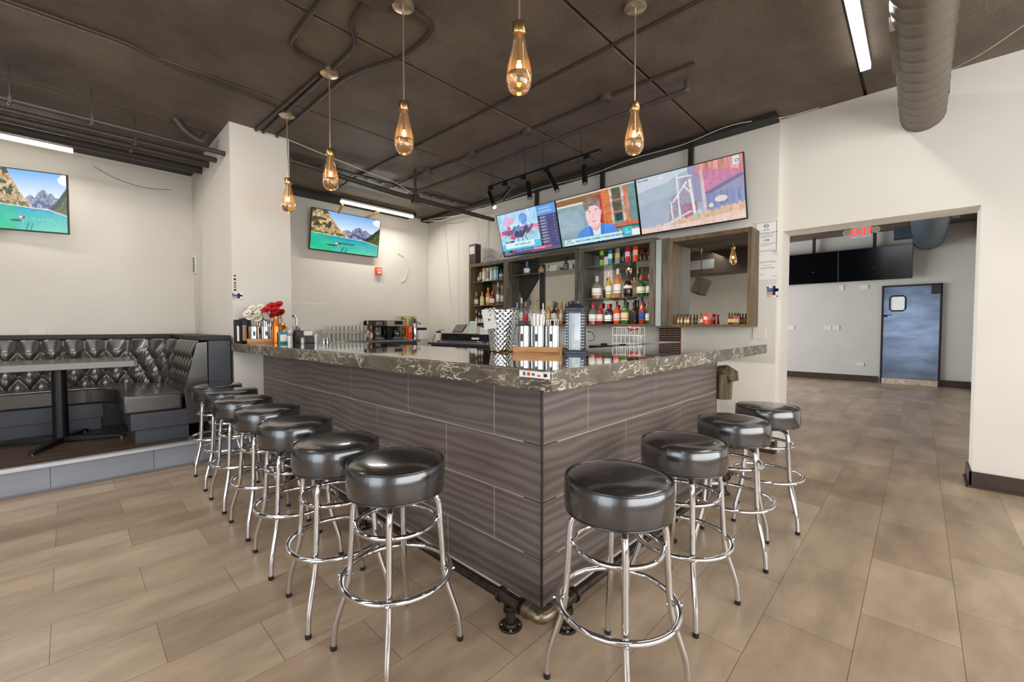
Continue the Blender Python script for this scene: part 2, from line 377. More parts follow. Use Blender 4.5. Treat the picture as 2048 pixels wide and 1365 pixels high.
# ================================================================== THE ROOM
ZC = 3.33
XB = 4.87     # bar wall plane
XO = 4.95     # wall with the wide opening
YB = 6.90     # back wall plane
def struct(name, mb, mt, **k): return mb.build(name, mt, kind='structure', **k)

m = MB(); m.box(-4.2, -3.2, -0.1, 13.2, 8.0, 0.0); o = struct('floor', m, M['floor'], origin=(0, 0, 0), ang=0)

# ceiling of painted concrete planks with open joints
m = MB(); g = 0.011
xs = [-4.2, 2.80, 5.25]
ys = [-3.2, -2.15, -0.88, 0.39, 1.665, 2.94, 4.238, 5.488, 6.76, 7.2]
for i in range(len(xs) - 1):
    for j in range(len(ys) - 1):
        m.box(xs[i] + g, ys[j] + g, ZC, xs[i + 1] - g, ys[j + 1] - g, ZC + 0.05)
m.box(-4.3, -3.3, ZC + 0.04, 5.3, 7.2, ZC + 0.12)
struct('ceiling', m, M['ceiling'], origin=(0, 0, ZC), bevel=0.004, seg=1)
m = MB(); m.box(5.25, -3.0, 3.44, 13.2, 8.0, 3.6); struct('ceiling', m, M['ceiling'], origin=(5, 0, 3.44))

m = MB(); m.box(XB, 1.03, 0, XB + 0.42, YB + 0.2, ZC + 0.06); struct('wall_bar', m, M['wall'], ang=0)
m = MB(); m.box(-4.2, YB, 0, XB + 0.01, YB + 0.2, ZC + 0.06); struct('wall_back', m, M['wall'], ang=0)
m = MB()
m.prism([(XO, -3.05), (5.26, -3.05), (5.26, -0.33), (XO, -0.33)], 0, ZC); m.prism([(XO, -0.33), (5.26, -0.33), (5.26, 1.0), (XO, 1.0)], 2.225, ZC); m.prism([(XO, 1.0), (5.26, 1.0), (5.26, 1.03), (XO, 1.03)], 0, ZC)
struct('wall_opening', m, M['wall'], ang=0)
m = MB(); m.box(1.165, 5.03, 0, 1.725, YB + 0.01, ZC + 0.06); struct('wall_pillar', m, M['wall'], ang=0)
# wall behind the camera, with shop windows
m = MB(); m.box(-4.2, 2.7, 0, -4.05, 7.1, ZC + 0.06); m.box(-4.2, -3.2, 0, -4.05, -2.2, ZC + 0.06); m.box(-4.2, -2.2, 0, -4.05, 2.7, 0.5); m.box(-4.2, -2.2, 3.0, -4.05, 2.7, ZC + 0.06)
struct('wall_rear', m, M['wall'], ang=0)
m = MB(); m.box(-4.2, -3.2, 0, -1.9, -3.05, ZC + 0.06); m.box(4.3, -3.2, 0, 5.25, -3.05, ZC + 0.06); m.box(-1.9, -3.2, 0, 4.3, -3.05, 0.5); m.box(-1.9, -3.2, 2.9, 4.3, -3.05, ZC + 0.06)
struct('wall_side', m, M['wall'], ang=0)
for (nm, bars) in (('window_1', [(-4.14, y, 0.5, -4.08, y + 0.06, 3.0) for y in (-2.2, -0.6, 1.04, 2.64)] + [(-4.14, -2.2, z, -4.08, 2.7, z + 0.06) for z in (0.5, 2.94)]),
                   ('window_2', [(x, -3.15, 0.5, x + 0.06, -3.09, 2.9) for x in (-1.9, 0.15, 2.2, 4.24)] + [(-1.9, -3.15, z, 4.3, -3.09, z + 0.06) for z in (0.5, 2.84)])):
    m = MB()
    for b in bars: m.box(*b)
    struct(nm, m, M['black_paint'], ang=0)
# far room
m = MB(); m.box(12.85, -0.95, 0, 13.0, 8.0, 3.5); struct('wall_far', m, M['wall_far'], ang=0)
m = MB(); m.box(5.26, -0.95, 0, 12.9, -0.80, 3.5); struct('wall_far_side', m, M['wall_far'], ang=0)
m = MB(); m.box(5.26, 1.03, 0, 5.29, 8.0, 3.5); struct('wall_far_near', m, M['wall_far'], ang=0)
m = MB(); m.box(5.29, 5.75, 0, 12.9, 5.9, 0.4); m.box(5.29, 5.75, 3.1, 12.9, 5.9, 3.5); m.box(5.29, 5.75, 0.4, 6.0, 5.9, 3.1); m.box(12.0, 5.75, 0.4, 12.9, 5.9, 3.1)
struct('wall_far_left', m, M['wall_far'], ang=0)
# baseboards
m = MB(); m.box(12.825, 0.66, 0, 12.85, 5.75, 0.145); m.box(12.825, -0.80, 0, 12.85, -0.36, 0.145); struct('baseboard_far', m, M['trim_brown'], bevel=0.003)
m = MB(); m.box(5.26, -0.80, 0, 12.85, -0.775, 0.145); struct('baseboard_far_side', m, M['trim_brown'], bevel=0.003)
m = MB(); m.box(XO - 0.018, -3.05, 0, XO, -0.31, 0.125); m.box(XO - 0.018, -0.33, 0, 5.275, -0.312, 0.125)
m.box(XO - 0.034, -3.05, 0, XO - 0.018, -0.30, 0.018); m.box(XO - 0.034, -0.312, 0, 5.275, -0.296, 0.018)
struct('baseboard_opening', m, M['trim_brown'], bevel=0.003)
m = MB(); m.box(XB - 0.016, 1.02, 0, XB, 1.9, 0.125); m.box(XB - 0.016, 1.014, 0, XO, 1.03, 0.125); struct('baseboard_bar', m, M['trim_brown'], bevel=0.003)
# dark soffit beam where the back wall meets the ceiling
m = MB(); m.box(-4.0, 6.62, 3.235, 1.165, YB, ZC); struct('trim_1', m, M['black_paint'], bevel=0.004)
m = MB(); m.box(1.725, 6.6, 3.27, 4.4, YB, ZC); struct('trim_2', m, M['black_paint'], bevel=0.004)
m = MB(); m.box(4.70, 1.03, 3.275, XB, YB, ZC); struct('trim_3', m, M['black_paint'], bevel=0.004)
# brown air-duct bulkhead with grille behind the camera (seen in the cabinet mirror)
r = thing('duct_bulkhead', 'brown boxed duct bulkhead with white grille reflected in the bar mirror', 'bulkhead', (-2.6, 4.4, 2.75))
m = MB(); m.box(-2.9, 2.6, 2.72, -2.3, 6.5, ZC); m.build('bulkhead_box', M['trim_brown'], r, bevel=0.004)
m = MB(); m.box(-2.3, 4.0, 2.85, -2.285, 4.9, 3.1)
m.build('grille', M['grey'], r, bevel=0.003)

# platform carrying the booth
p = tag(thing('platform', 'low raised platform under the booth', 'platform', (-1.2, 5.9, 0)), 'low raised platform with plank floor and grey tiled riser carrying the booth', 'platform', kind='structure')
ZP = 0.215
m = MB(); m.box(-4.0, 4.86, 0, 1.16, YB, ZP - 0.02); m.build('platform_base', M['plat_side'], p, bevel=0.003)
m = MB(); m.box(-4.0, 4.90, ZP - 0.02, 1.16, YB, ZP); m.build('platform_deck', M['plat_floor'], p)
m = MB(); m.box(-4.0, 4.835, ZP - 0.03, 1.16, 4.90, ZP + 0.003); m.build('nosing', mat('aluminium_nosing', (196, 198, 204), 0.3, metal=0.5), p, bevel=0.006)
m = MB(); m.box(-4.0, 4.843, 0, 1.16, 4.862, 0.016); m.build('base_trim', M['grey'], p, bevel=0.003)
m = MB()
for x in (-2.7, -2.0, -1.36, -0.72, -0.12, 0.50): m.box(x, 4.8585, 0.016, x + 0.003, 4.8605, ZP - 0.03)
m.build('riser_joint', M['dark'], p, ang=0)

# ================================================================== PIPES AND CONDUITS ON THE CEILING
def rounded(pts, r=0.06, n=5):
    """round the corners of a polyline"""
    P = [Vector(p) for p in pts]; out = [P[0]]
    for i in range(1, len(P) - 1):
        a = P[i] - P[i - 1]; b = P[i + 1] - P[i]; q = min(r, a.length * 0.45, b.length * 0.45)
        p0 = P[i] - a.normalized() * q; p1 = P[i] + b.normalized() * q
        for k in range(n + 1):
            t = k / n; out.append(p0 * (1 - t) ** 2 + P[i] * 2 * t * (1 - t) + p1 * t * t)
    out.append(P[-1]); return out
def pipe(name, pts, rad, label, cat='pipe', mt='pipe_dark', group=None, rr=0.06, n=12):
    m = MB(); m.tube(rounded(pts, rr) if len(pts) > 2 else pts, rad, n)
    return tag(m.build(name, M[mt]), label, cat, group)
for (y, z, rad, lb) in ((5.20, 3.055, 0.024, 'thin dark pipe hung under the ceiling, nearest of the four ending at the white pillar'),
                    (5.56, 3.085, 0.027, 'dark pipe hung under the ceiling, second nearest ending at the white pillar'),
                    (5.93, 3.135, 0.040, 'thick dark pipe hung below the ceiling beside the back wall soffit')):
    r = thing('hung_pipe', lb, 'pipe', (-1.4, y, z))
    m = MB(); m.cyl((-4.0, y, z), (1.165, y, z), rad, 14); m.build('pipe_run', M['pipe_dark'], r)
    for x in ((-0.27, 0.19) if y < 5.3 else (-1.6, 0.5)):
        m = MB(); m.cyl((x, y, z), (x, y, ZC), 0.006, 6); m.box(x - 0.012, y - rad - 0.006, z - rad - 0.006, x + 0.012, y + rad + 0.006, z + rad + 0.004); m.build('hanger', M['pipe_dark'], r, bevel=0.003)
pipe('hung_pipe', [(-4, 6.30, 3.165), (1.165, 6.30, 3.165)], 0.05, 'thickest dark pipe hung nearest the back wall, ending at the pillar')
_e0 = at(352, 240, z=ZC); _e1 = at(372, 266, y=_e0.y); _e2 = at(404, 286, y=_e0.y)
pipe('elbow_pipe', [_e0 + Vector((-0.02, 0, 0.03)), _e0, _e1, _e2, _e2 + Vector((0.05, 0, 0.1))], 0.043, 'thick dark elbow pipe dropping from the ceiling beside the pillar', rr=0.12)
# bar side: pipe running to the bar wall with clamp and hanger
r = thing('hung_pipe', 'long dark pipe ending in mid air before the left bar television', 'pipe', (3.2, 4.80, 2.93))
m = MB(); m.tube([(1.725, 4.98, 3.085), (2.9, 4.83, 2.965), (4.60, 4.80, 2.935)], 0.030, 14); m.build('pipe_run', M['pipe_dark'], r)
m = MB(); m.cyl((3.2, 4.82, 2.96), (3.2, 4.82, ZC), 0.017, 10); m.box(3.16, 4.775, 2.90, 3.24, 4.865, 3.01); m.build('hanger', M['pipe_dark'], r, bevel=0.006)
r = thing('sprinkler_pipe', 'brown sprinkler pipe crossing the ceiling above the bar with white sprinkler head', 'pipe', (3.55, 3.4, 3.22))
m = MB(); m.tube([(3.57, 1.42, 3.22), (3.53, 5.47, 3.22)], 0.024, 12); m.tube(rounded([(3.57, 1.47, 3.22), (3.57, 1.42, 3.22), (3.57, 1.42, 3.30)], 0.03), 0.026, 12); m.build('pipe_run', M['pipe_brown'], r)
m = MB(); m.lathe([(0.012, 0), (0.022, 0.01), (0.022, 0.02), (0.009, 0.03), (0.009, 0.06), (0.024, 0.066), (0.024, 0.072)], (3.57, 1.42, 3.225), 14); m.build('sprinkler_head', M['white'], r)
for (y) in (2.2, 3.9):
    m = MB(); m.cyl((3.55, y, 3.22), (3.55, y, ZC), 0.005, 6); m.ring((3.55, y, 3.22), 0.027, 0.004, 16, 6); m.build('hanger', M['pipe_brown'], r)
r = thing('junction_conduit', 'dark conduit linking four round junction boxes across the ceiling', 'conduit', (3.35, 3.4, ZC))
pts = [(3.40, 1.30, 3.315), (3.36, 2.05, 3.315), (3.36, 2.98, 3.315), (3.35, 3.86, 3.315), (3.31, 4.70, 3.315), (3.30, 5.9, 3.315)]
m = MB(); m.tube(pts, 0.011, 8); m.build('conduit_run', M['pipe_dark'], r)
for (x, y) in ((3.36, 2.054), (3.36, 2.982), (3.347, 3.859), (3.313, 4.699)):
    m = MB(); m.lathe([(0.05, -0.045), (0.055, -0.04), (0.055, 0.0)], (x, y, ZC), 18); m.lathe([(0.0, -0.052), (0.045, -0.05), (0.05, -0.045)], (x, y, ZC), 18); m.build('junction_box', M['pipe_brown'], r)
CZ = 3.315
pipe('ceiling_conduit', [(1.12, 2.3, CZ), (1.141, 2.739, CZ), (1.148, 3.30, CZ), (1.22, 3.39, CZ), (1.44, 3.42, CZ)], 0.014, 'dark conduit bending round to the second pendant canopy from the pillar', 'conduit', rr=0.09)
pipe('ceiling_conduit', [(1.34, 2.531, CZ), (1.355, 2.80, CZ), (1.485, 2.97, CZ), (1.50, 3.15, CZ), (1.47, 5.02, CZ)], 0.014, 'dark conduit running over the pendants from the grey box to the pillar', 'conduit', rr=0.09)
pipe('ceiling_conduit', [(1.587, 2.40, CZ), (1.76, 2.42, CZ), (1.80, 2.53, CZ), (1.802, 2.863, CZ), (1.66, 3.25, CZ), (1.615, 3.46, CZ), (1.60, 5.02, CZ)], 0.014, 'dark conduit looping wide from the third pendant canopy towards the pillar', 'conduit', rr=0.1)
pipe('ceiling_conduit', [(1.455, 3.56, CZ), (1.40, 5.02, CZ)], 0.014, 'short straight dark conduit from the second pendant canopy to the pillar', 'conduit')
m = MB(); m.box(1.27, 2.36, 3.285, 1.45, 2.54, ZC); tag(m.build('ceiling_box', M['pipe_brown'], bevel=0.006), 'square grey-brown electrical box on the ceiling behind the third pendant', 'electrical box')
pipe('ceiling_conduit', [(2.80, -0.6, 3.322), (2.77, 5.9, 3.322)], 0.012, 'long straight dark conduit crossing the whole ceiling over the bar', 'conduit')
pipe('ceiling_conduit', [(-3.5, 4.20, 3.32), (0.35, 4.17, 3.32), (0.62, 4.28, 3.315), (1.3, 4.33, 3.315), (1.45, 4.37, 3.315)], 0.009, 'thin dark conduit along the ceiling joint towards the first pendant', 'conduit', rr=0.1)
CT = r = thing('cable_tray', 'dark bundled cables along the ceiling joint beyond the pendants', 'cable tray', (3.0, 5.45, 3.28))
m = MB()
for k in range(4): m.tube([(1.725, 5.40 + k * 0.025, 3.30 - 0.004 * k), (2.6, 5.41 + k * 0.02, 3.292), (3.3, 5.40 + k * 0.028, 3.285), (4.70, 5.44 + k * 0.02, 3.30)], 0.009, 6)
m.build('cable_bundle', M['pipe_dark'], r)
for k in range(14):
    m = MB(); m.box(1.8 + k * 0.21, 5.385, 3.268, 1.83 + k * 0.21, 5.52, 3.275); m.build('rung', M['pipe_brown'], r)

# ---- big spiral duct through the opening wall
def spiral_duct(name, label, x0, x1, y, z, rad, pitch, mt, open_end=False):
    r = thing(name, label, 'air duct', ((x0 + x1) / 2, y, z - rad))
    prof = []; n = 48; L = x1 - x0; k = int(L / pitch * 8); vs = []; fs = []
    for i in range(k + 1):
        x = x0 + L * i / k
        for j in range(n):
            a = 2 * PI * j / n; ph = (i / 8.0 + j / n) % 1.0
            rr = rad + (0.0045 if ph < 0.13 else 0.0)
            vs.append((x, y + rr * math.cos(a), z + rr * math.sin(a)))
    for i in range(k):
        for j in range(n): fs.append((i * n + j, i * n + (j + 1) % n, (i + 1) * n + (j + 1) % n, (i + 1) * n + j))
    m = MB(); m.add(vs, fs); m.build('duct_tube', mt, r, ang=60)
    return r
M['duct'] = mat('taupe_painted_duct', (104, 94, 82), 0.38, metal=0.2, vary=0.05, scale=3)
M['ductb'] = mat('grey_painted_duct', (74, 88, 100), 0.4, metal=0.3, vary=0.05, scale=3)
r = spiral_duct('spiral_duct', 'taupe spiral air duct running under the ceiling into the opening wall', -1.5, 5.27, 0.017, 3.035, 0.137, 0.155, M['duct'])
m = MB(); m.box(3.30, 0.10, 2.96, 3.85, 0.163, 3.05); m.build('duct_register', M['duct'], r, bevel=0.003)
for x in (1.0, 3.0, 4.6):
    for s_ in (-0.1425, 0.1425):
        m = MB(); m.box(x, 0.017 + s_ - 0.002, 3.03, x + 0.025, 0.017 + s_ + 0.002, ZC); m.build('strap', M['duct'], r)
r = spiral_duct('spiral_duct', 'grey spiral duct with side branch in the far room behind the exit sign', 6.6, 12.86, -0.105, 3.19, 0.255, 0.5, M['ductb'])
m = MB(); m.box(11.6, 0.08, 3.08, 12.0, 0.42, 3.28); m.build('branch', M['ductb'], r, bevel=0.01)
m = MB(); m.box(9.0, -0.43, 3.02, 9.9, -0.33, 3.16); m.build('register', M['ductb'], r, bevel=0.01)

# ---- LED strips
def led(label, a, b, w, h, mt='led', brackets=()):
    a = Vector(a); b = Vector(b); r = thing('linear_led_light', label, 'ceiling light', (a + b) / 2)
    d = (b - a).normalized(); s = Vector((-d.y, d.x, 0))
    def bar(z0, z1, ww):
        m = MB(); q = [a + s * ww / 2, a - s * ww / 2, b - s * ww / 2, b + s * ww / 2]
        m.add([(p.x, p.y, a.z + z0) for p in q] + [(p.x, p.y, a.z + z1) for p in q], [(3, 2, 1, 0), (4, 5, 6, 7), (0, 1, 5, 4), (1, 2, 6, 5), (2, 3, 7, 6), (3, 0, 4, 7)]); return m
    bar(0, h * 0.55, w).build('diffuser', M[mt], r, ang=0)
    bar(h * 0.55, h, w * 1.06).build('housing', M['white'], r, ang=0)
    for (p, q) in brackets:
        m = MB(); m.tube([p, q], 0.02, 8); m.build('bracket', M['wood'], r)
    return r
led('cool white linear LED lamp on the ceiling beside the spiral duct', (2.0, 0.345, 3.27), (4.34, 0.345, 3.27), 0.062, 0.05, 'ledw')
led('warm white linear LED lamp above the lake television behind the bar', (2.97, 6.5, 3.20), (4.26, 6.5, 3.20), 0.05, 0.06, 'led', [((3.02, 6.55, 3.19), (3.04, 6.89, 2.98)), ((3.62, 6.52, 3.19), (3.42, 6.89, 3.05))])
led('warm white linear LED lamp above the lake television over the booth', (-1.3, 6.5, 3.115), (0.085, 6.5, 3.115), 0.05, 0.06)

# ---- cables
def cable(label, pts, rad=0.0035, mt='cable_w', sub=6):
    P = [Vector(p) for p in pts]; out = []
    for i in range(len(P) - 1):
        p0 = P[max(i - 1, 0)]; p1 = P[i]; p2 = P[i + 1]; p3 = P[min(i + 2, len(P) - 1)]
        for k in range(sub):
            t = k / sub
            out.append(0.5 * ((2 * p1) + (p2 - p0) * t + (2 * p0 - 5 * p1 + 4 * p2 - p3) * t * t + (3 * p1 - p0 - 3 * p2 + p3) * t ** 3))
    out.append(P[-1]); m = MB(); m.tube(out, rad, 6); return tag(m.build('cable', M[mt]), label, 'cable')
cable('white cable slung across the ceiling from the pillar towards the bar wall', [(1.70, 5.02, 3.32), (2.05, 4.85, 3.20), (2.55, 4.8, 3.12), (2.95, 4.88, 3.12), (3.35, 4.95, 3.02), (3.6, 5.0, 2.98)])
cable('white cable sagging along the top of the bar wall above the televisions', [(4.69, 5.6, 3.24), (4.68, 4.7, 3.22), (4.66, 3.9, 3.24), (4.68, 3.2, 3.22), (4.66, 2.5, 3.26), (4.67, 1.9, 3.255), (4.66, 1.4, 3.30), (4.80, 0.98, 3.285), (4.9, 0.72, 3.32)])
cable('pale cable draped under the ceiling right of the spiral duct', [(4.85, -0.13, 3.29), (4.65, -0.3, 3.27), (4.4, -0.48, 3.275), (4.1, -0.7, 3.29), (3.7, -1.0, 3.29)])
cable('tangled white cable looped in the ceiling corner behind the bar', [(4.6, 6.5, 3.24), (4.68, 6.0, 3.21), (4.63, 5.6, 3.17), (4.68, 5.2, 3.20), (4.66, 5.0, 3.12), (4.69, 4.8, 3.14)], 0.006)
cable('second tangled white cable in the ceiling corner behind the bar', [(4.55, 6.6, 3.22), (4.6, 6.1, 3.15), (4.68, 5.7, 3.19), (4.6, 5.3, 3.14), (4.68, 4.9, 3.17)], 0.006)
cable('white cable hanging down the bar wall near the room corner to the till', [(4.855, 6.35, 3.27), (4.855, 6.33, 2.9), (4.855, 6.27, 2.4), (4.855, 6.22, 1.9), (4.855, 6.10, 1.35), (4.6, 5.95, 1.20)])
cable('thin white cable running straight down the bar wall beside the cabinets', [(4.86, 5.98, 2.9), (4.86, 5.98, 2.3), (4.86, 5.98, 1.1)], 0.002)
cable('twisted pale cable hanging to the brown box above the left cabinet', [(4.855, 5.49, 3.27), (4.84, 5.50, 3.0), (4.855, 5.46, 2.85), (4.84, 5.44, 2.66)])
cable('pale cable slanting down to the left cabinet top beside the brown box', [(4.855, 5.17, 3.27), (4.855, 5.2, 2.9), (4.84, 5.24, 2.6), (4.8, 5.28, 2.3)], 0.006)
cable('thin black cable curling over the left cabinet top', [(4.75, 5.25, 2.31), (4.75, 5.15, 2.40), (4.75, 5.0, 2.42), (4.75, 4.85, 2.34), (4.75, 4.75, 2.45), (4.75, 4.68, 2.60)], 0.003, 'cable_b')
cable('thin white cable slack on the back wall above the booth', [(0.25, 6.885, 3.12), (0.45, 6.885, 3.02), (0.7, 6.885, 2.98), (0.95, 6.885, 3.01)], 0.002, 'cable_b')
cable('short white conduit curve in the back corner of the bar', [(4.2, 6.885, 2.62), (4.33, 6.88, 2.55), (4.38, 6.88, 2.35), (4.34, 6.885, 2.17), (4.25, 6.885, 2.12)], 0.006, 'white')
# ================================================================== THE BAR
ZT = 1.112
bar = thing('bar_counter', 'rippled brown tiled bar base with two faces meeting at the near corner', 'bar', (1.5, 1.25, 0))
BX, BY = 1.431, 1.186
def tiled_face(axis, start, end, name):
    """individual ceramic tiles with open joints on one face of the bar"""
    m = MB(); rows = [(0.012, 0.231), (0.231, 0.489), (0.489, 0.746), (0.746, 1.028)]
    offs = [1.86 - 1.49, 0.0, 1.87 - 1.49, 0.0] if axis == 'y' else [0.38, 0.0, 0.38, 0.0]
    base = 1.49 if axis == 'y' else 1.793; L = 0.758; j = 0.0017
    for (z0, z1), of in zip(rows, offs):
        k0 = base + of - 4 * L; cuts = [start] + [k0 + i * L for i in range(14) if start + 0.02 < k0 + i * L < end - 0.02] + [end]
        for a, b in zip(cuts[:-1], cuts[1:]):
            if axis == 'y': m.box(BX, a + j, z0 + j, BX + 0.008, b - j, z1 - j)
            else: m.box(a + j, BY, z0 + j, b - j, BY + 0.008, z1 - j)
    return m.build(name, M['tile'], bar, bevel=0.0012, seg=1)
tiled_face('y', BY + 0.004, 5.028, 'tiled_long_side')
tiled_face('x', BX + 0.004, 3.655, 'tiled_short_side')
m = MB(); m.box(BX + 0.0014, BY + 0.0014, 0, BX + 0.11, 5.028, 1.028); m.box(BX + 0.0014, BY + 0.0014, 0, 3.655, BY + 0.11, 1.028); m.build('grout_wall', M['grout'], bar, ang=0)
m = MB(); m.box(BX - 0.004, BY - 0.004, 0, BX + 0.005, BY + 0.005, 1.028); m.build('corner_trim', M['piping'], bar, bevel=0.001)
m = MB(); m.box(3.655, BY, 0, 3.668, BY + 0.11, 1.028); m.build('end_panel', M['trim_brown'], bar, ang=0)

# worktop, an L shaped slab
top = thing('bar_worktop', 'L shaped dark marble bar top with thick veined rough edge', 'bar top', (1.7, 1.5, 1.03))
poly = [(1.222, 0.965), (4.50, 1.020), (4.50, 1.80), (2.10, 1.80), (2.10, 5.028), (1.142, 5.028)]
pin = [(1.226, 0.969), (4.496, 1.024), (4.496, 1.796), (2.096, 1.796), (2.096, 5.024), (1.146, 5.024)]
m = MB(); m.prism(poly, 1.03, 1.109); m.build('slab_edge', M['stone_edge'], top, bevel=0.004)
m = MB(); m.prism(pin, 1.108, ZT); m.build('slab_top', M['stone_top'], top, ang=0)
# strip sticker with small card marks
st = thing('payment_sticker', 'white strip sticker with tiny card marks on the marble edge', 'sticker', (1.215, 1.09, 1.07))
def onedge(y0, y1, z0, z1, d, mt, nm):
    m = MB()
    def X(y): return 1.222 + (y - 0.965) * (1.142 - 1.222) / (5.028 - 0.965) - d
    m.add([(X(y0), y0, z0), (X(y1), y1, z0), (X(y1), y1, z1), (X(y0), y0, z1), (X(y0) + 0.001, y0, z0), (X(y1) + 0.001, y1, z0), (X(y1) + 0.001, y1, z1), (X(y0) + 0.001, y0, z1)],
          [(3, 2, 1, 0), (4, 5, 6, 7), (0, 1, 5, 4), (1, 2, 6, 5), (2, 3, 7, 6), (3, 0, 4, 7)]); return m.build(nm, mt, st, ang=0)
onedge(0.975, 1.125, 1.078, 1.103, 0.0012, M['paper'], 'sticker_sheet')
onedge(1.093, 1.106, 1.084, 1.098, 0.0022, M['inkgrey'], 'card_mark')
onedge(1.070, 1.084, 1.085, 1.098, 0.0022, mat('mark_orange', (214, 84, 30), 0.5), 'card_mark')
onedge(1.047, 1.061, 1.086, 1.096, 0.0022, mat('mark_blue', (96, 100, 140), 0.5), 'card_mark')
onedge(1.020, 1.034, 1.085, 1.090, 0.0022, M['red'], 'card_mark')
onedge(0.988, 1.004, 1.085, 1.097, 0.0022, M['ink'], 'card_mark')

# carved timber bracket hanging at the wall end
r = thing('carved_bracket', 'rough carved brown wooden bracket beneath the far end of the bar top', 'bracket', (3.73, 1.12, 0.66))
m = MB()
_c = [at(1447, v, x=3.73) for v in (798, 772, 748)]
m.tube(_c, [0.062, 0.066, 0.075], 9)
m.build('bracket_stem', M['bark'], r, ang=20)
m = MB(); m.tube([at(1436, 742, x=3.73), at(1450, 744, x=3.73), at(1462, 752, x=3.73), at(1466, 764, x=3.73)], [0.045, 0.062, 0.064, 0.045], 9)
m.build('bracket_head', M['bark'], r, ang=20)

# foot rail of black iron pipe
fr = thing('foot_rail', 'black iron pipe foot rail with flanged posts around the bar base', 'foot rail', (1.27, 1.06, 0))
M['iron'] = mat('blackened_iron', (74, 66, 60), 0.3, metal=0.85, vary=0.35, scale=24, bump=0.1, bscale=30)
M['iron_worn'] = mat('worn_iron_elbow', (128, 116, 96), 0.28, metal=0.9, vary=0.4, scale=30, bump=0.15)
RX, RY, RZ = 1.272, 1.052, 0.115
m = MB(); m.cyl((RX, RY + 0.07, RZ), (RX, 5.0, RZ), 0.021, 16); m.build('rail_pipe', M['iron'], fr)
m = MB(); m.cyl((RX + 0.07, RY, RZ), (3.62, RY, RZ), 0.021, 16); m.build('rail_pipe', M['iron'], fr)
m = MB(); m.tube(rounded([(RX, RY + 0.085, RZ), (RX, RY, RZ), (RX + 0.085, RY, RZ)], 0.055, 8), 0.0275, 18)
m.cyl((RX, RY + 0.062, RZ), (RX, RY + 0.088, RZ), 0.033, 18); m.cyl((RX + 0.062, RY, RZ), (RX + 0.088, RY, RZ), 0.033, 18)
m.build('elbow', M['iron_worn'], fr)
def post(x, y, ax):
    dx, dy = (0.05, 0) if ax == 'x' else (0, 0.05)
    m = MB(); m.cyl((x - dx, y - dy, RZ), (x + dx, y + dy, RZ), 0.027, 16)
    for s in (-1, 1): m.cyl((x + s * dx, y + s * dy, RZ), (x + s * (dx * 1.28), y + s * (dy * 1.28), RZ), 0.032, 16)
    m.lathe([(0.027, -0.02), (0.027, -0.034), (0.031, -0.036), (0.031, -0.048), (0.0, -0.049)], (x, y, RZ), 18)
    m.build('tee', M['iron'], fr)
    m = MB(); m.lathe([(0.021, 0.012), (0.021, RZ - 0.04)], (x, y, 0), 18)
    m.build('post', M['iron'], fr)
    m = MB(); m.lathe([(0.049, 0.0), (0.049, 0.007), (0.047, 0.009), (0.030, 0.010), (0.027, 0.022), (0.0215, 0.023)], (x, y, 0), 28)
    f = m.build('flange', M['iron'], fr)
    for k in range(4):
        a = PI / 4 + k * PI / 2; m = MB(); m.ball((x + 0.038 * math.cos(a), y + 0.038 * math.sin(a), 0.0095), 0.0062, 8, (1, 1, 0.55)); m.build('screw', M['steel'], f)
for y in (1.225, 2.52, 3.8): post(RX, y, 'y')
for x in (1.43, 2.45, 3.44): post(x, RY, 'x')

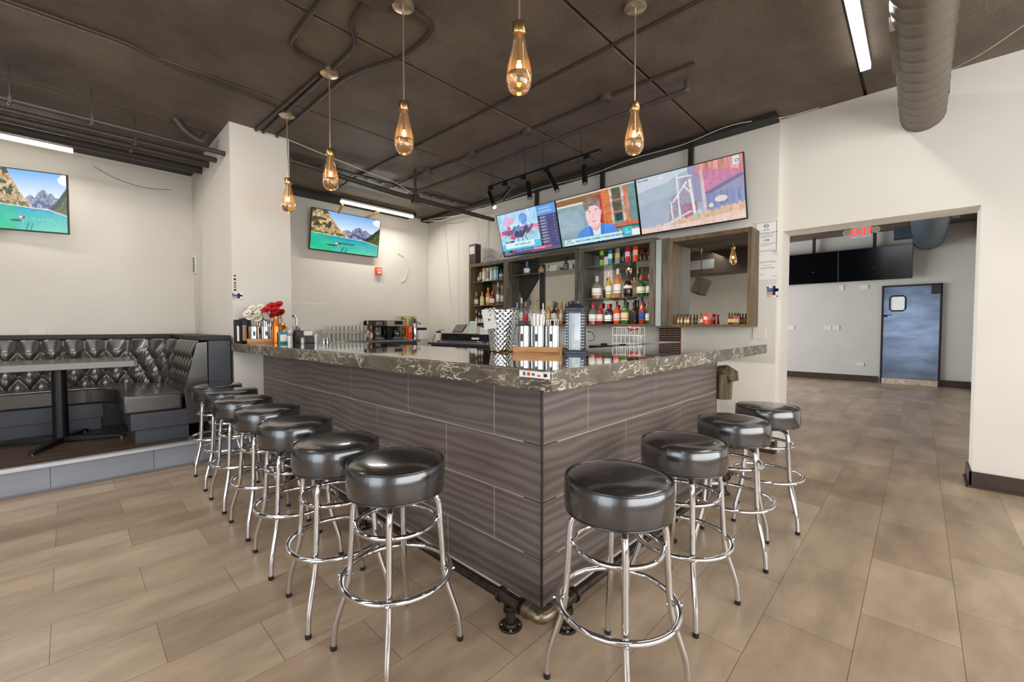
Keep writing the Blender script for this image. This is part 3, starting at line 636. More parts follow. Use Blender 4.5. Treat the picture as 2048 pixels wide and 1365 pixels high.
# ================================================================== BAR STOOLS
def make_stool():
    r = thing('bar_stool', '', 'bar stool')
    m = MB()
    m.lathe([(0.0, 0.632), (0.176, 0.632), (0.185, 0.64), (0.1885, 0.665), (0.189, 0.70), (0.1865, 0.735), (0.181, 0.744)], n=56); m.build('seat_band', M['vinyl'], r, local=True)
    m = MB(); prof = [(0.182, 0.742)] + [(0.182 * math.cos(t), 0.742 + 0.019 * math.sin(t)) for t in [0.12, 0.3, 0.5, 0.75, 1.0, 1.25, 1.45]] + [(0, 0.7612)]
    prof = [(0.182, 0.742)] + [(0.18 * (1 - k / 12.0), 0.744 + 0.017 * (1 - (1 - k / 12.0) ** 5)) for k in range(12)] + [(0, 0.7612)]
    m.lathe(prof, n=56); m.build('seat_top', M['vinyl'], r, local=True, ang=60)
    m = MB(); m.ring((0, 0, 0.745), 0.1835, 0.0042, 64, 8); m.build('piping', M['piping'], r, local=True)
    m = MB(); m.ring((0, 0, 0.634), 0.181, 0.0038, 64, 8); m.build('piping', M['piping'], r, local=True)
    m = MB(); m.lathe([(0.0, 0.605), (0.10, 0.605), (0.10, 0.632)], n=28); m.build('swivel_plate', M['black'], r, local=True)
    for k in range(4):
        a = k * PI / 2; c, s_ = math.cos(a), math.sin(a)
        path = [(0.075, 0.614), (0.12, 0.614), (0.148, 0.604), (0.163, 0.578), (0.168, 0.54), (0.172, 0.46), (0.181, 0.33), (0.186, 0.275), (0.198, 0.225), (0.222, 0.155), (0.236, 0.11), (0.241, 0.085), (0.247, 0.012)]
        P3 = rounded([(q[0] * c, q[0] * s_, q[1]) for q in path], 0.012, 2)
        m = MB(); m.tube(P3, 0.0118, 12); lg = m.build('leg', M['chrome'], r, local=True)
        m = MB(); m.lathe([(0.0, 0.0), (0.0122, 0.0), (0.0128, 0.004), (0.0128, 0.016), (0.0118, 0.02)], (0.247 * c, 0.247 * s_, 0), 14); m.build('foot_cap', M['rubber'], lg, local=True)
        m = MB(); m.ball((0.2215 * c, 0.2215 * s_, 0.30), 0.0062, 8); m.cyl((0.17 * c, 0.17 * s_, 0.30), (0.222 * c, 0.222 * s_, 0.30), 0.003, 6); m.build('screw', M['chrome'], lg, local=True)
    m = MB(); m.ring((0, 0, 0.505), 0.152, 0.0098, 56, 10); m.build('inner_ring', M['chrome'], r, local=True)
    m = MB(); m.ring((0, 0, 0.30), 0.2075, 0.0115, 64, 12); m.build('foot_ring', M['chrome'], r, local=True)
    return r
stool0 = make_stool(); GS = 'chrome bar stools around the bar'
spots = [((0.885, 1.478), 140, "black vinyl bar stool at the bar's long side, nearest its corner"),
         ((0.845, 1.925), 128, "black vinyl bar stool on the long side, second from the bar's corner"),
         ((0.866, 2.49), 131, "black vinyl bar stool on the long side, third from the bar's corner"),
         ((0.885, 3.03), 136, "black vinyl bar stool at the middle of the long side's seven stools"),
         ((0.881, 3.565), 136, 'black vinyl bar stool on the long side, third from the booth platform'),
         ((0.925, 4.09), 120, 'black vinyl bar stool on the long side, second from the booth platform'),
         ((0.925, 4.56), 126, 'black vinyl bar stool on the long side, nearest the booth platform'),
         ((1.325, 0.752), 128, 'black vinyl bar stool in front at the short side, nearest the corner'),
         ((1.955, 0.775), 125, 'black vinyl bar stool on the short side, second from the corner'),
         ((2.605, 0.752), 147, 'black vinyl bar stool on the short side, third from the corner'),
         ((3.195, 0.715), 147, "black vinyl bar stool at the short side's far end by the opening")]
for i, ((x, y), a, lb) in enumerate(spots):
    s = stool0 if i == 0 else copy_tree(stool0)
    s.location = (x, y, 0); s.rotation_euler = (0, 0, math.radians(a)); s['label'] = lb; s['group'] = GS

# ================================================================== PENDANT LAMPS
def make_pendant():
    r = thing('pendant_lamp', '', 'pendant lamp')
    m = MB(); m.lathe([(0.0, -0.032), (0.064, -0.032), (0.068, -0.029), (0.068, -0.002), (0.0, -0.001)], n=36); m.build('canopy', M['champagne'], r, local=True)
    for s in (-1, 1):
        m = MB(); m.ball((s * 0.035, 0, -0.033), 0.0045, 8); m.build('canopy_screw', M['brass'], r, local=True)
    m = MB(); m.cyl((0, 0, -0.03), (0, 0, -0.635), 0.0058, 10); m.build('rod', M['champagne'], r, local=True)
    m = MB(); m.lathe([(0.0, -0.622), (0.030, -0.622), (0.032, -0.625), (0.032, -0.672), (0.030, -0.676), (0.024, -0.677)], n=28); m.build('cap', M['brass'], r, local=True)
    m = MB(); m.lathe([(0.0, -0.66), (0.010, -0.66), (0.010, -0.79), (0.012, -0.80), (0.0, -0.801)], n=16); m.build('bulb_socket', M['brass'], r, local=True)
    m = MB(); m.ball((0, 0, -0.822), 0.0125, 12, (1, 1, 1.5)); m.build('bulb', M['filament'], r, local=True)
    prof = [(0.024, -0.672), (0.027, -0.69), (0.036, -0.74), (0.0465, -0.785), (0.0550, -0.825), (0.0605, -0.86), (0.0615, -0.882), (0.059, -0.905), (0.051, -0.926), (0.037, -0.942), (0.018, -0.950), (0.0, -0.952)]
    m = MB(); m.lathe(prof, n=36); m.build('glass_shade', M['pendglass'], r, local=True, ang=80)
    inner = [(0.0, -0.868), (0.034, -0.866), (0.0575, -0.862), (0.0592, -0.882), (0.0568, -0.904), (0.049, -0.924), (0.035, -0.9395), (0.017, -0.9467), (0.0, -0.9485)]
    m = MB(); m.lathe(inner, n=36); m.build('glass_base', M['pendbase'], r, local=True, ang=50)
    return r
pd0 = make_pendant()
for i, (x, y, lb) in enumerate([(1.508, 4.44, 'teardrop glass pendant lamp hanging right beside the white pillar'),
                                (1.503, 3.47, 'teardrop glass pendant lamp, second in the row from the pillar'),
                                (1.52, 2.41, "teardrop glass pendant lamp, third in the row from the pillar"),
                                (1.512, 1.40, 'largest looking teardrop glass pendant lamp, over the bar corner'),
                                (2.548, 1.35, 'teardrop glass pendant lamp over the short side of the bar')]):
    s = pd0 if i == 0 else copy_tree(pd0)
    s.location = (x, y, ZC); s['label'] = lb; s['group'] = 'teardrop pendant lamps over the bar'

# ================================================================== TRACK LIGHT
r = thing('track_light', 'black ceiling track with five spot heads in front of the televisions', 'track light', (3.66, 3.1, 2.95))
m = MB(); m.box(3.642, 2.30, 3.0, 3.678, 3.90, 3.022); m.build('track_rail', M['black'], r, bevel=0.002)
for y in (3.85, 3.30, 3.03, 2.53):
    m = MB(); m.cyl((3.66, y, 3.02), (3.66, y, ZC), 0.0022, 6); m.build('suspension_wire', M['black'], r)
for (u, v, u2, v2, yy) in ((978, 385, 989, 415, 3.86), (1022, 377, 1004, 400, 3.62), (1056, 366, 1060, 397, 3.32), (1097, 348, 1115, 382, 2.98), (1169, 332, 1170, 368, 2.46)):
    a = at(u, v, x=3.66); b = at(u2, v2, x=3.60)
    hd = MB(); d = (b - a).normalized(); hd.tube([a, b], 0.028, 16); h = hd.build('spot_head', M['black'], r)
    m = MB(); m.tube([b - d * 0.004, b + d * 0.003], 0.024, 16); m.build('lens', M['grey'], h)
    L_ = bpy.data.lights.new('spot_head_light', 'SPOT'); L_.energy = 55; L_.spot_size = math.radians(110); L_.spot_blend = 0.9; L_.shadow_soft_size = 0.03; L_.color = WARM
    lo = bpy.data.objects.new('spot_head_light', L_); COL.objects.link(lo); lo.location = b + d * 0.03; lo.rotation_euler = (d + Vector((0.35, 0, 0))).to_track_quat('-Z', 'Y').to_euler()
    m = MB(); m.box(3.645, yy - 0.03, 2.965, 3.675, yy + 0.03, 3.0); m.tube([(3.66, yy, 2.97), a + d * 0.012], 0.007, 8); m.build('adapter', M['black'], r)

# ================================================================== BOOTH AND TABLE
bt = thing('tufted_booth', 'black tufted leather corner booth on the platform behind the table', 'booth', (-0.5, 6.3, ZP))
PATH = []     # seat level line of the backrest front, with outward normals
def add_path():
    pts = []
    x = -2.3
    while x < 0.25: pts.append(((x, 6.42), (0, 1))); x += 0.0112
    n = 62
    for i in range(n + 1):
        a = PI / 2 * (1 - i / n); pts.append(((0.25 + 0.51 * math.cos(a), 5.91 + 0.51 * math.sin(a)), (math.cos(a), math.sin(a))))
    y = 5.90
    while y > 5.05: pts.append(((0.76, y), (1, 0))); y -= 0.0112
    return pts
PATH = add_path()
SX, Z0, DZ = 0.158, 1.022, 0.132
S = [0.0]
for i in range(1, len(PATH)): S.append(S[-1] + math.dist(PATH[i][0], PATH[i - 1][0]))
def tuft(s, z):
    a = (s - 0.053) / SX; b = (Z0 - z) / (2 * DZ)
    if b < 0:
        e = max(0.0, 1 + b / 0.42); return abs(math.sin(PI * a)) ** 0.7 * (0.45 + 0.55 * e)
    return (abs(math.sin(PI * (a + b))) * abs(math.sin(PI * (a - b)))) ** 0.42
m = MB(); vs = []; fs = []; NZ = 54
def bpos(i, z, h):
    (x, y), (nx, ny) = PATH[i]; t = (z - 0.62) / 0.51
    off = 0.10 * t + 0.028 - 0.05 * h
    return (x + nx * off, y + ny * off, z)
for i in range(len(PATH)):
    for k in range(NZ + 1):
        z = 0.60 + 0.525 * k / NZ; vs.append(bpos(i, z, tuft(S[i], z)))
for i in range(len(PATH) - 1):
    for k in range(NZ):
        a = i * (NZ + 1) + k; fs.append((a, a + 1, a + NZ + 2, a + NZ + 1))
m.add(vs, fs)
# top roll of the backrest
vs = []; fs = []
for i in range(len(PATH)):
    (x, y), (nx, ny) = PATH[i]; h = tuft(S[i], 1.125)
    p = bpos(i, 1.125, h); o1 = 0.10 + 0.028 - 0.05 * h
    for (d, z) in ((o1, 1.125), (o1 + 0.015, 1.135), (0.125, 1.139), (0.19, 1.135)): vs.append((x + nx * d, y + ny * d, z))
for i in range(len(PATH) - 1):
    for k in range(3): a = i * 4 + k; fs.append((a, a + 1, a + 5, a + 4))
m.add(vs, fs); br = m.build('backrest', M['leather'], bt, ang=70)
bm_ = None
btn = None; idx = 0
row = 0
for row in range(3):
    z = Z0 - row * DZ
    k = 0
    while True:
        s = 0.053 + (k + (0.5 if row % 2 else 0)) * SX; k += 1
        if s > S[-1] - 0.02: break
        i = min(range(len(S)), key=lambda q: abs(S[q] - s))
        p = bpos(i, z, 0.12)
        if p[0] < -0.75: continue
        if btn is None:
            mm = MB(); mm.ball((0, 0, 0), 0.0115, 10); btn = mm.build('button', M['piping'], br, local=True); o = btn
        else: o = btn.copy(); COL.objects.link(o); o.parent = br
        o.location = world_of(br).inverted() @ Vector(p)
arc = [(0.25 + 0.49 * math.cos(PI / 2 * (1 - i / 12)), 5.91 + 0.49 * math.sin(PI / 2 * (1 - i / 12))) for i in range(13)]
inner = [(0.325, 5.05), (0.335, 5.70), (0.325, 5.84), (0.29, 5.94), (0.22, 6.01), (0.10, 6.045), (-2.3, 6.045)]
seatpoly = [(-2.3, 6.41)] + arc + [(0.745, 5.05)] + inner
def shr(poly, d):   # kick boxes: inner edge moved back
    return poly
m = MB(); m.prism(seatpoly, 0.492, 0.655); m.build('seat_cushion', M['leather'], bt, bevel=0.022, seg=4)
def plinth(name, z0, z1, dx, dy):
    q = [(-2.3, 6.42)] + arc + [(0.79, 5.06 + dy)] + [(0.325 + dx, 5.06 + dy), (0.335 + dx, 5.86), (0.10, 6.045 + dx), (-2.3, 6.045 + dx)]
    # two separate runs of kick board with a recess at the corner
    m = MB(); m.box(-2.3, 6.045 + dx, z0, 0.262 - dx * 0.5, 6.4, z1); m.build(name, M['kick'], bt, bevel=0.003)
    m = MB(); m.box(0.325 + dx, 5.055 + dy, z0, 0.79, 5.75, z1); m.build(name, M['kick'], bt, bevel=0.003)
plinth('upper_kick_board', 0.341, 0.490, 0.045, 0.0)
plinth('lower_kick_board', ZP, 0.339, 0.075, 0.012)
m = MB(); m.box(-2.3, 6.25, ZP, 0.55, 6.42, 0.49); m.box(0.55, 5.75, ZP, 0.78, 6.42, 0.49); m.build('recess_back', M['black'], bt)
m = MB(); vs = [(0.781, 5.04, 0.342), (0.757, 5.04, 0.66), (0.862, 5.04, 1.125), (0.948, 5.04, 1.132), (0.948, 5.04, 0.342)]
vs2 = [(a, 6.3, c) for a, b, c in vs]; m.add(vs + vs2, [(4, 3, 2, 1, 0), (5, 6, 7, 8, 9), (0, 1, 6, 5), (2, 3, 8, 7), (3, 4, 9, 8), (4, 0, 5, 9)]); m.build('end_panel', M['leather'], bt, bevel=0.006)
m = MB(); m.box(-2.3, 6.565, 0.342, 0.9, 6.62, 1.11); m.build('back_panel', M['leather'], bt)
hw = thing('half_wall', 'low black padded half wall wrapping behind the booth up to the pillar', 'half wall', (0.5, 6.6, ZP))
m = MB(); m.box(0.952, 5.03, ZP, 1.136, YB, 1.14); m.box(-3.0, 6.62, ZP, 0.952, YB, 1.14); m.build('half_wall_body', M['kick'], hw, bevel=0.004)
m = MB(); m.prism([(-3.0, 6.62), (0.885, 6.62), (0.885, 5.015), (1.142, 5.015), (1.142, YB), (-3.0, YB)], 1.14, 1.188); m.build('half_wall_cap', mat('matte_black_cap', (36, 34, 33), 0.5), hw, bevel=0.006)

tb = thing('pedestal_table', 'rectangular dark pedestal table with grey edge standing before the booth', 'table', (-0.09, 5.68, ZP))
m = MB(); m.box(-0.64, 5.31, 0.903, 0.43, 6.07, 0.9555); m.build('table_edge', M['table_edge'], tb, bevel=0.003)
m = MB(); m.box(-0.636, 5.314, 0.9553, 0.426, 6.066, 0.9575); m.build('tabletop', M['table'], tb, ang=0)
tx, ty = -0.062, 5.665
m = MB(); m.lathe([(0.053, 0.03), (0.051, 0.68)], (tx, ty, ZP), 28); m.build('column', M['black'], tb)
m = MB(); m.box(tx - 0.12, ty - 0.12, 0.885, tx + 0.12, ty + 0.12, 0.903); m.build('top_plate', M['black'], tb)
for k, a in enumerate((-112, -22, 68, 158)):
    a = math.radians(a); d = Vector((math.cos(a), math.sin(a), 0)); n = Vector((-d.y, d.x, 0)); L = 0.46; c = Vector((tx, ty, ZP))
    m = MB(); vs = []
    for (t, w, zt, zb) in ((0.0, 0.035, 0.055, 0.012), (L * 0.9, 0.022, 0.034, 0.014), (L, 0.018, 0.022, 0.006)):
        for sgn in (-1, 1):
            for z in (zb, zt): vs.append(c + d * t + n * w * sgn + Vector((0, 0, z)))
    fs = []
    for i in range(2):
        b = i * 4; fs += [(b, b + 4, b + 5, b + 1), (b + 2, b + 3, b + 7, b + 6), (b + 1, b + 5, b + 7, b + 3), (b, b + 2, b + 6, b + 4)]
    fs += [(0, 1, 3, 2), (8, 10, 11, 9)]; m.add(vs, fs); ft = m.build('base_arm', M['black'], tb, bevel=0.003)
    m = MB(); p = c + d * (L - 0.03); m.cyl((p.x, p.y, ZP), (p.x, p.y, ZP + 0.016), 0.014, 12); m.build('levelling_foot', M['steel'], ft)
# ================================================================== TELEVISIONS
GW, GH = 256, 144
uu, vv = np.meshgrid((np.arange(GW) + 0.5) / GW, (np.arange(GH) + 0.5) / GH)
class Paint:
    def __init__(s, seed=1):
        s.a = np.zeros((GH, GW, 3)); s.rng = np.random.RandomState(seed)
    def noise(s, fx, fy, oct=3):
        out = np.zeros((GH, GW)); amp = 1.0; tot = 0
        for o in range(oct):
            gx, gy = max(2, int(fx * 2 ** o)) + 1, max(2, int(fy * 2 ** o)) + 1
            g = s.rng.rand(gy, gx); x = uu * (gx - 1); y = vv * (gy - 1)
            xi = np.minimum(x.astype(int), gx - 2); yi = np.minimum(y.astype(int), gy - 2); fx_ = x - xi; fy_ = y - yi
            fx_ = fx_ * fx_ * (3 - 2 * fx_); fy_ = fy_ * fy_ * (3 - 2 * fy_)
            out += amp * (g[yi, xi] * (1 - fx_) * (1 - fy_) + g[yi, xi + 1] * fx_ * (1 - fy_) + g[yi + 1, xi] * (1 - fx_) * fy_ + g[yi + 1, xi + 1] * fx_ * fy_); tot += amp; amp *= 0.55
        return out / tot
    def fill(s, mask, col, var=0.0, n=None):
        c = np.array(col, float)
        if n is not None: cc = c + (n[..., None] - 0.5) * 2 * var
        else: cc = np.broadcast_to(c, s.a.shape)
        k = mask.astype(float)[..., None]; s.a = s.a * (1 - k) + cc * k
    def poly(s, pts, col, var=0.0, n=None):
        m_ = np.zeros((GH, GW), bool); k = len(pts)
        for i in range(k):
            x1, y1 = pts[i]; x2, y2 = pts[(i + 1) % k]
            if y1 == y2: continue
            c = ((y1 > vv) != (y2 > vv)) & (uu < (x2 - x1) * (vv - y1) / (y2 - y1) + x1); m_ ^= c
        s.fill(m_, col, var, n); return m_
    def ell(s, cx, cy, rx, ry, col, var=0, n=None): s.fill(((uu - cx) / rx) ** 2 + ((vv - cy) / ry) ** 2 < 1, col, var, n)
    def rect(s, x0, y0, x1, y1, col, var=0, n=None): s.fill((uu > x0) & (uu < x1) & (vv > y0) & (vv < y1), col, var, n)
def ridge(pts, x): return np.interp(x, [p[0] for p in pts], [p[1] for p in pts])

def lake():
    P = Paint(3); t = np.clip(vv / 0.45, 0, 1)[..., None]
    P.a = np.array([120, 176, 238]) * (1 - t) + np.array([236, 240, 246]) * t
    n = P.noise(24, 18, 4); nf = P.noise(60, 40, 2)
    cl = P.noise(5, 6, 3); P.fill(((uu - 1.0) / .13) ** 2 + ((vv - .10) / .10) ** 2 + (cl - .5) * 2 < 0.8, (240, 244, 250))
    # middle massif
    r = ridge([(0.38, .52), (0.45, .44), (0.51, .40), (0.56, .44), (0.61, .34), (0.66, .29), (0.70, .30), (0.74, .36), (0.79, .33), (0.83, .41), (0.90, .42), (1, .30)], uu) + (n - 0.5) * 0.03
    P.fill((vv > r) & (vv < 0.62), (136, 140, 168), 62, nf)
    P.fill((vv > r + 0.06) & (vv < 0.62) & (uu > 0.5) & (uu < 0.78) & (n > 0.5), (70, 84, 122), 30, nf)
    P.fill((vv > r) & (vv < 0.62) & (uu < 0.52) & (n > 0.5), (196, 170, 150), 40, nf)
    # left cliffs
    r = ridge([(0, -.1), (0.2, -0.02), (0.24, .1), (0.30, .22), (0.36, .36), (0.40, .40), (0.44, .50), (0.5, .62)], uu) + (n - 0.5) * 0.06
    c = (vv > r) & (vv < 0.66); P.fill(c, (196, 164, 118), 70, nf); P.fill(c & (n + (0.12 - uu) * 0.8 > 0.48), (66, 72, 38), 34, nf); P.fill(c & (vv > 0.52) & (n > 0.45), (104, 112, 40), 34, nf)
    # right forest
    r = ridge([(0.70, .66), (0.80, .55), (0.9, .40), (1.0, .22)], uu) + (n - 0.5) * 0.03
    P.fill((vv > r) & (uu > 0.66), (44, 58, 44), 20, nf); P.fill((vv > r + 0.12) & (uu > 0.7), (86, 92, 40), 44, nf)
    # water
    sh = ridge([(0, .585), (0.3, .60), (0.55, .62), (0.75, .625), (0.85, .66), (1, .71)], uu)
    w = vv > sh; d = np.clip((vv - 0.6) / 0.4, 0, 1); g = P.noise(4, 5, 3)
    water = np.stack([10 + 90 * d * np.clip(uu * 1.3, 0, 1) + 40 * g, 150 + 40 * g + 30 * d, 150 - 20 * d + 30 * (uu > 0.3) + 20 * g], -1)
    P.a = np.where(w[..., None], water, P.a)
    P.fill(w & (vv < sh + 0.05 + (g - .5) * .12) & (uu > .28 + (n - .5) * .2) & (uu < .8), (20, 150, 190)); P.fill(w & (d > 0.45) & (uu > 0.35) & (nf > 0.60), (84, 202, 178))
    P.fill((vv > sh - 0.012) & (vv < sh + 0.006), (222, 214, 196))
    P.ell(0.30, 0.845, 0.08, 0.018, (8, 82, 84)); P.ell(0.37, 0.80, 0.055, 0.02, (176, 112, 62)); P.ell(0.36, 0.785, 0.022, 0.018, (232, 222, 208)); P.ell(0.405, 0.785, 0.012, 0.02, (60, 44, 50))
    P.ell(0.52, 0.665, 0.012, 0.007, (40, 50, 60)); P.ell(0.79, 0.685, 0.012, 0.006, (40, 50, 60))
    P.poly([(0.46, .86), (0.475, .86), (0.44, 1), (0.425, 1)], (10, 104, 112)); P.poly([(0.52, .86), (0.53, .86), (0.50, 1), (0.485, 1)], (10, 104, 112))
    return P.a
def race():
    P = Paint(5); n = P.noise(50, 8, 3); n2 = P.noise(8, 8, 4)
    P.a = np.stack([130 + 90 * n, 190 + 50 * n, 232 + 20 * n], -1)
    P.fill((vv > 0.36) & (vv < 0.56), (176, 206, 214), 30, n2); P.fill((vv > 0.36) & (vv < 0.45) & (uu > 0.42), (240, 140, 190), 20, n2); P.fill((vv > 0.40) & (vv < 0.50) & (uu < 0.28), (226, 140, 186), 40, n2)
    P.fill(vv > 0.56, (166, 214, 236), 30, n2); P.fill(vv > 0.72, (84, 190, 226), 14, n2)
    for (x, y, rx, ry, c) in ((.2, .2, .10, .12, (214, 170, 206)), (.30, .47, .11, .06, (92, 150, 190)), (.34, .36, .05, .08, (90, 170, 176)), (.36, .52, .06, .10, (84, 130, 214)), (.24, .58, .06, .05, (226, 84, 140)), (.44, .40, .07, .04, (226, 90, 160)), (.10, .44, .06, .05, (216, 70, 140)), (.14, .47, .04, .03, (150, 60, 90)), (.50, .50, .03, .05, (120, 88, 130)), (.46, .2, .07, .13, (120, 160, 222)), (.30, .30, .07, .04, (186, 226, 240))):
        P.ell(x, y, rx, ry, c, 30, n)
    def horse(cx, cy, k, coat, silk):
        P.ell(cx, cy, .075 * k, .075 * k, coat, 20, n); P.poly([(cx + .05 * k, cy - .03 * k), (cx + .12 * k, cy - .15 * k), (cx + .15 * k, cy - .11 * k), (cx + .075 * k, cy + .04 * k)], coat)
        for dx, q in ((-.065, -.05), (-.045, .02), (.04, .0), (.06, .06)): P.poly([(cx + dx * k, cy + .02), (cx + (dx + .016) * k, cy + .02), (cx + (dx + q + .008) * k, cy + .17 * k), (cx + (dx + q) * k, cy + .17 * k)], coat)
        P.ell(cx + .005 * k, cy - .11 * k, .038 * k, .06 * k, silk, 20, n); P.ell(cx + .045 * k, cy - .17 * k, .018 * k, .03 * k, (230, 232, 240))
    horse(.18, .46, .9, (120, 96, 120), (226, 90, 160)); horse(.50, .46, .8, (96, 92, 120), (120, 160, 230)); horse(.35, .52, 1.15, (74, 70, 96), (84, 140, 220))
    P.rect(0.70, 0, 1, 0.22, (92, 156, 226)); P.rect(0.70, 0.22, 1, 0.93, (78, 78, 124), 10, n)
    P.fill((uu > .70) & (uu < .73) & (vv > .22) & (vv < .88), (30, 30, 52))
    P.rect(0.08, 0.66, 0.24, 0.70, (40, 46, 60)); P.rect(0.07, 0.70, 0.59, 0.83, (214, 238, 244))
    P.rect(0, 0.885, 0.72, 0.94, (28, 30, 44)); P.rect(0, 0.93, 1, 1, (92, 96, 128)); P.rect(.18, .885, .24, .935, (206, 52, 40)); P.rect(.25, .89, .36, .935, (110, 128, 196)); P.rect(.56, .89, .86, .945, (222, 84, 112)); P.rect(0, .965, .5, .985, (36, 40, 58))
    return P.a
def news():
    P = Paint(9); n = P.noise(30, 20, 3); n2 = P.noise(6, 6, 3)
    P.a = np.stack([112 + 40 * n2, 150 + 30 * n2, 152 + 36 * n2], -1)
    P.ell(0.15, 0.55, 0.2, 0.3, (150, 172, 186), 20, n2); P.rect(0, 0, 1, 0.035, (222, 196, 186)); P.rect(0, 0.035, 0.66, 0.15, (140, 106, 70), 14, n); P.rect(0, 0.15, 0.36, 0.185, (236, 220, 206))
    P.poly([(0.5, .1), (0.66, .1), (0.66, .78), (0.46, .78)], (178, 52, 70), 14, n)
    P.rect(0.60, 0.03, 0.70, 0.84, (206, 120, 66), 26, n); P.rect(0.70, 0.03, 1.0, 0.80, (110, 146, 142), 16, n)
    P.rect(0.73, 0.05, 0.83, 0.66, (92, 92, 78), 20, n); P.rect(0.73, 0.24, 0.83, 0.28, (206, 108, 92)); P.rect(0.73, 0.47, 0.84, 0.50, (206, 116, 96)); P.rect(0.75, 0.52, 0.83, 0.66, (50, 74, 74), 20, n)
    for x in (0.70, 0.835): P.fill((uu > x) & (uu < x + 0.028) & (vv > 0.03) & (vv < 0.7), (196, 180, 166), 60, n)
    P.rect(0.865, 0.05, 0.915, 0.70, (206, 132, 104), 40, n); P.rect(0.66, 0.70, 1.0, 0.77, (206, 106, 80), 12, n); P.rect(0.66, 0.77, 1.0, 0.83, (40, 110, 108))
    P.rect(0.70, 0.81, 0.98, 0.92, (150, 150, 150), 70, n); P.rect(0.70, 0.84, 0.76, 1.0, (74, 72, 74))
    # seated presenter in a blue suit
    P.poly([(0.22, 1.0), (0.235, .80), (0.30, .70), (0.40, .655), (0.58, .655), (0.70, .70), (0.745, .82), (0.75, 1.0)], (86, 142, 222), 10, n2)
    P.poly([(0.40, .62), (0.56, .62), (0.555, 1.0), (0.44, 1.0)], (206, 232, 244)); P.poly([(0.47, .86), (0.53, .86), (0.515, 1), (0.49, 1)], (52, 60, 66))
    P.poly([(0.40, .66), (0.44, .66), (0.46, 1.0), (0.41, .95)], (70, 122, 204)); P.poly([(0.555, .64), (0.60, .68), (0.56, 1.0), (0.53, 1.0)], (70, 122, 204))
    P.poly([(0.42, .56), (0.55, .54), (0.55, .70), (0.49, .80), (0.43, .70)], (224, 176, 172))
    P.ell(0.475, 0.45, 0.095, 0.25, (240, 202, 204), 6, n2); P.ell(0.575, 0.42, 0.014, 0.05, (226, 168, 170))
    P.ell(0.47, 0.24, 0.112, 0.13, (128, 116, 106), 34, n); P.fill((((uu - 0.475) / .088) ** 2 + ((vv - 0.40) / .145) ** 2 < 1) & (vv > 0.27), (240, 204, 206), 6, n2)
    P.poly([(0.37, .2), (0.44, .30), (0.395, .36), (0.375, .32)], (132, 118, 108)); P.poly([(0.53, .2), (0.575, .22), (0.575, .38), (0.56, .33)], (150, 138, 126))
    P.poly([(0.415, .355), (0.455, .365), (0.455, .375), (0.415, .37)], (120, 92, 88)); P.poly([(0.495, .355), (0.545, .34), (0.545, .352), (0.495, .37)], (120, 92, 88))
    P.ell(0.435, 0.405, 0.015, 0.011, (246, 240, 240)); P.ell(0.522, 0.40, 0.015, 0.011, (246, 240, 240)); P.ell(0.436, 0.406, 0.006, 0.010, (66, 60, 62)); P.ell(0.522, 0.401, 0.006, 0.010, (66, 60, 62))
    P.poly([(0.472, .40), (0.482, .40), (0.49, .51), (0.458, .51)], (232, 184, 186)); P.ell(0.475, 0.58, 0.03, 0.010, (206, 120, 130)); P.ell(0.475, 0.66, 0.03, 0.012, (232, 186, 188))
    P.rect(0.04, 0.865, 0.80, 0.985, (196, 234, 242)); P.rect(0.04, 0.865, 0.175, 0.985, (212, 242, 246)); P.rect(0.81, 0.80, 0.91, 0.965, (58, 186, 200)); P.rect(0.91, 0.86, 1, 0.98, (236, 236, 240))
    return P.a
